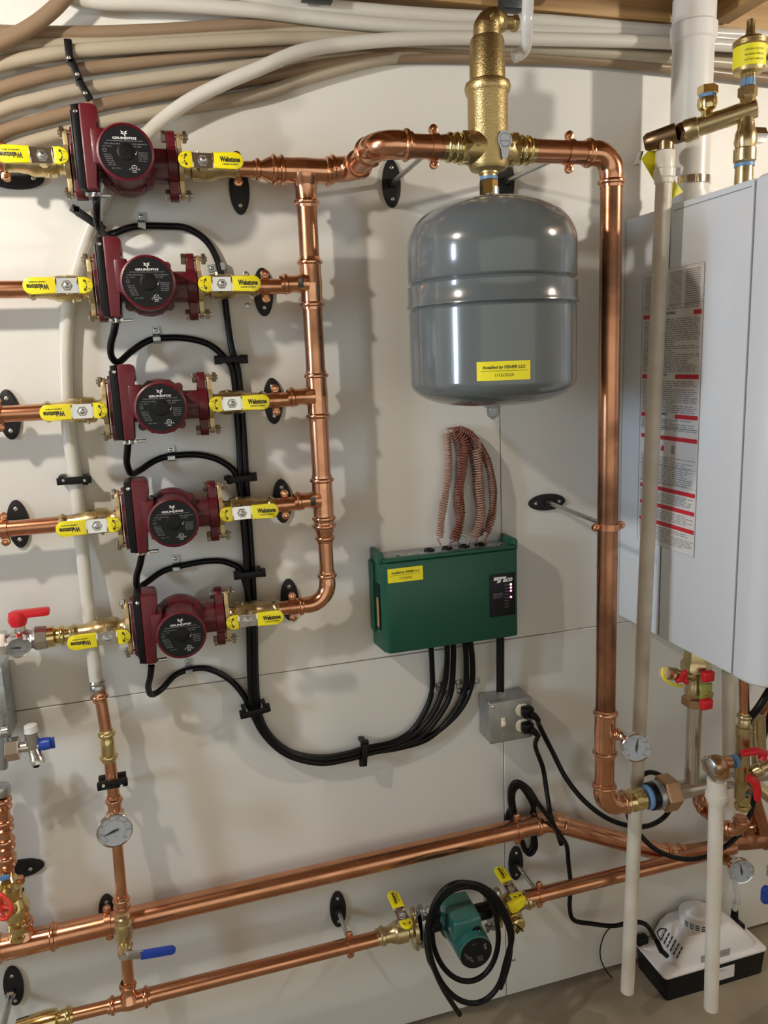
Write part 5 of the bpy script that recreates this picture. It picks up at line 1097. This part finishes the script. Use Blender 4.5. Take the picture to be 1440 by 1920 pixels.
# thermometers on the right
t = thing('thermometer', 'round chrome thermometer on the long riser near its foot', 'thermometer', P(1165, 1385, OM + .03))
g_n = Vector((-.32, -1, .08)).normalized(); g_c = P(1193, 1402, OM + .055); s0 = W(XV, OM, -.752) + Vector((0.8, -0.6, 0)) * .028
B().lathe(s0, (g_c - g_n * .016) - s0, [(0, .0085), (.006, .0105), (.014, .0105), (.016, .008), (.03, .008)], 16).build('gauge_stem', 'chrome', t)
dial(t, g_c, g_n, .0295, .016, needle=84)
t = thing('thermometer', 'round grey thermometer above the condensate pump at lower right', 'thermometer', P(1368, 1620, .12))
g_c = P(1390, 1634, .17); g_n = Vector((-.25, -1, .05)).normalized()
B().lathe(P(1352, 1606, .09), (g_c - g_n * .014) - P(1352, 1606, .09), [(0, .012), (.02, .014), (.03, .011), (.07, .011)], 16).build('gauge_stem', 'brass_cast', t)
dial(t, g_c, g_n, .0300, .015, needle=100)
# ---------------------------------------------------------------- condensate pump
x0, x1, y0, y1, zt_ = 1.043, 1.337, -.130, -.006, -1.469
t = thing('condensate_pump', 'white condensate pump on a black tank standing on the floor at lower right', 'condensate pump', Vector(((x0 + x1) / 2, (y0 + y1) / 2, 0)))
cx, cy = (x0 + x1) / 2, (y0 + y1) / 2; wx, wy = x1 - x0, y1 - y0; H = zt_ + ZC
b = B(); n_ = rrect(wx, wy, .010, 4)
b.rings([[Vector((cx + a * k, cy + c_ * k, z)) for a, c_ in n_] for z, k in ((0.0005, .955), (.004, .965), (H - .008, .995), (H - .006, .995))]); b.build('tank', 'black_plastic', t)
b = B(); b.prism(rrect(wx + .004, wy + .004, .010, 4), Vector((cx, cy, H - .007)), X, Y, .007, .002); 
for sx in (-1, 1):
    for sy in (-1, 1): b.lathe(Vector((cx + sx * (wx / 2 - .025), cy + sy * (wy / 2 - .020), H - .001)), Z, [(0, .020), (.003, .0185), (.004, .010)], 24)
b.build('tank_lid', 'pump_white', t)
ht = lambda px, py, y: P(px, py, y).z
b = B()
def ringp(w, d, z, ox=0, oy=0, r=.02): return [Vector((cx + ox + a, cy + oy + c_, z)) for a, c_ in rrect(w, d, r, 5)]
b.rings([ringp(.226, .112, H - .001, .008, .003, .012), ringp(.222, .108, H + .022, .008, .003, .012), ringp(.176, .100, H + .052, .002, .006, .014), ringp(.140, .086, H + .066, -.002, .010, .016)]); 
b.lathe(Vector((cx - .002, cy + .010, H + .050)), Z, [(0, .047), (.034, .046), (.037, .034), (.046, .031), (.050, .024), (.052, .002)], 36)
b.build('motor_cover', 'pump_white', t)
vt = B()
for r_ in range(3):
    z = H + .0645 + r_ * .0055
    for k in range(10):
        a = radians(-170 + k * 17); 
        vt.lathe(Vector((cx - .002, cy + .010, z + .004)), Z, [(0, .0472), (.0030, .0472)], 5, u=X, a0=a, a1=a + radians(13))
vt.build('dome_slots', 'print_black', t); vt = B()
for r_ in range(6):          # slots on the sloping left face
    for k in range(3):
        s0, s1 = .06 + k * .32, .33 + k * .32
        A0 = Vector((cx + .008 - .111, cy, H + .022)); A1 = Vector((cx + .002 - .088, cy, H + .052)); dA = A1 - A0; nA = Vector((-dA.z, 0, dA.x)).normalized()
        y_ = cy - .040 + r_ * .0125
        q = [A0 + dA * s0 + Y * (y_ - cy), A0 + dA * s1 + Y * (y_ - cy), A0 + dA * s1 + Y * (y_ - cy - .0042), A0 + dA * s0 + Y * (y_ - cy - .0042)]
        vt.add([p_ + nA * .0006 for p_ in q], [[0, 1, 2, 3]])
vt.build('side_slots', 'print_black', t, flat=True)
lw = B().box(Vector((cx + .002, cy - .0525, H + .011)), (.084, .001, .018)).build('rating_label', 'print_grey', t)
B().text('c UL us', Vector((cx + .028, cy - .0536, H + .011)), X, Z, width=.014).text('VCMA-20', Vector((cx - .020, cy - .0536, H + .016)), X, Z, width=.020, height=.004).build('lettering', 'print_black', lw, flat=True)
lw = B().box(Vector((cx + .010, cy - wy / 2 * .985 - .0012, H * .5)), (.082, .001, .034)).build('tank_label', 'pump_white', t)
B().text('WARNING', Vector((cx + .010, cy - wy / 2 * .985 - .0022, H * .5 + .010)), X, Z, width=.03, height=.004).build('lettering', 'print_grey', lw, flat=True)
b = B(); b.box(Vector((x1 - .022, cy + .020, H + .008)), (.030, .034, .020), .005); b.lathe(Vector((x1 - .028, cy + .022, H + .010)), Z, [(0, .010), (.025, .0095), (.042, .0085)], 16); b.build('outlet_port', 'black_rubber', t)
B().tube([P(1232, 1765, .10), P(1240, 1782, .105), P(1250, 1792, .10)], .0062, 10).build('strain_relief', 'black_rubber', t)
B().box(Vector((x0 + .012, y1 - .010, H + .010)), (.030, .018, .022), .003).build('inlet_block', 'black_plastic', t)
B().tube(cr([Vector((x0 + .042, cy + .02, H + .03)), Vector((x0 + .034, cy + .02, H + .05)), Vector((x0 + .045, cy + .02, H + .058)), Vector((x0 + .060, cy + .02, H + .052))]), .0016, 8).build('thin_lead', 'black_rubber', t)
ho = Vector((x1 - .028, cy + .022, H + .045))
tag(B().tube(cr([ho, ho + Z * .03, P(1384, 1690, .07), P(1378, 1655, .08), P(1375, 1600, .08)]), .0062, 14).build('clear_tube', 'hose_clear'), 'clear thin tube rising from the condensate pump behind the thermometer', 'hose')
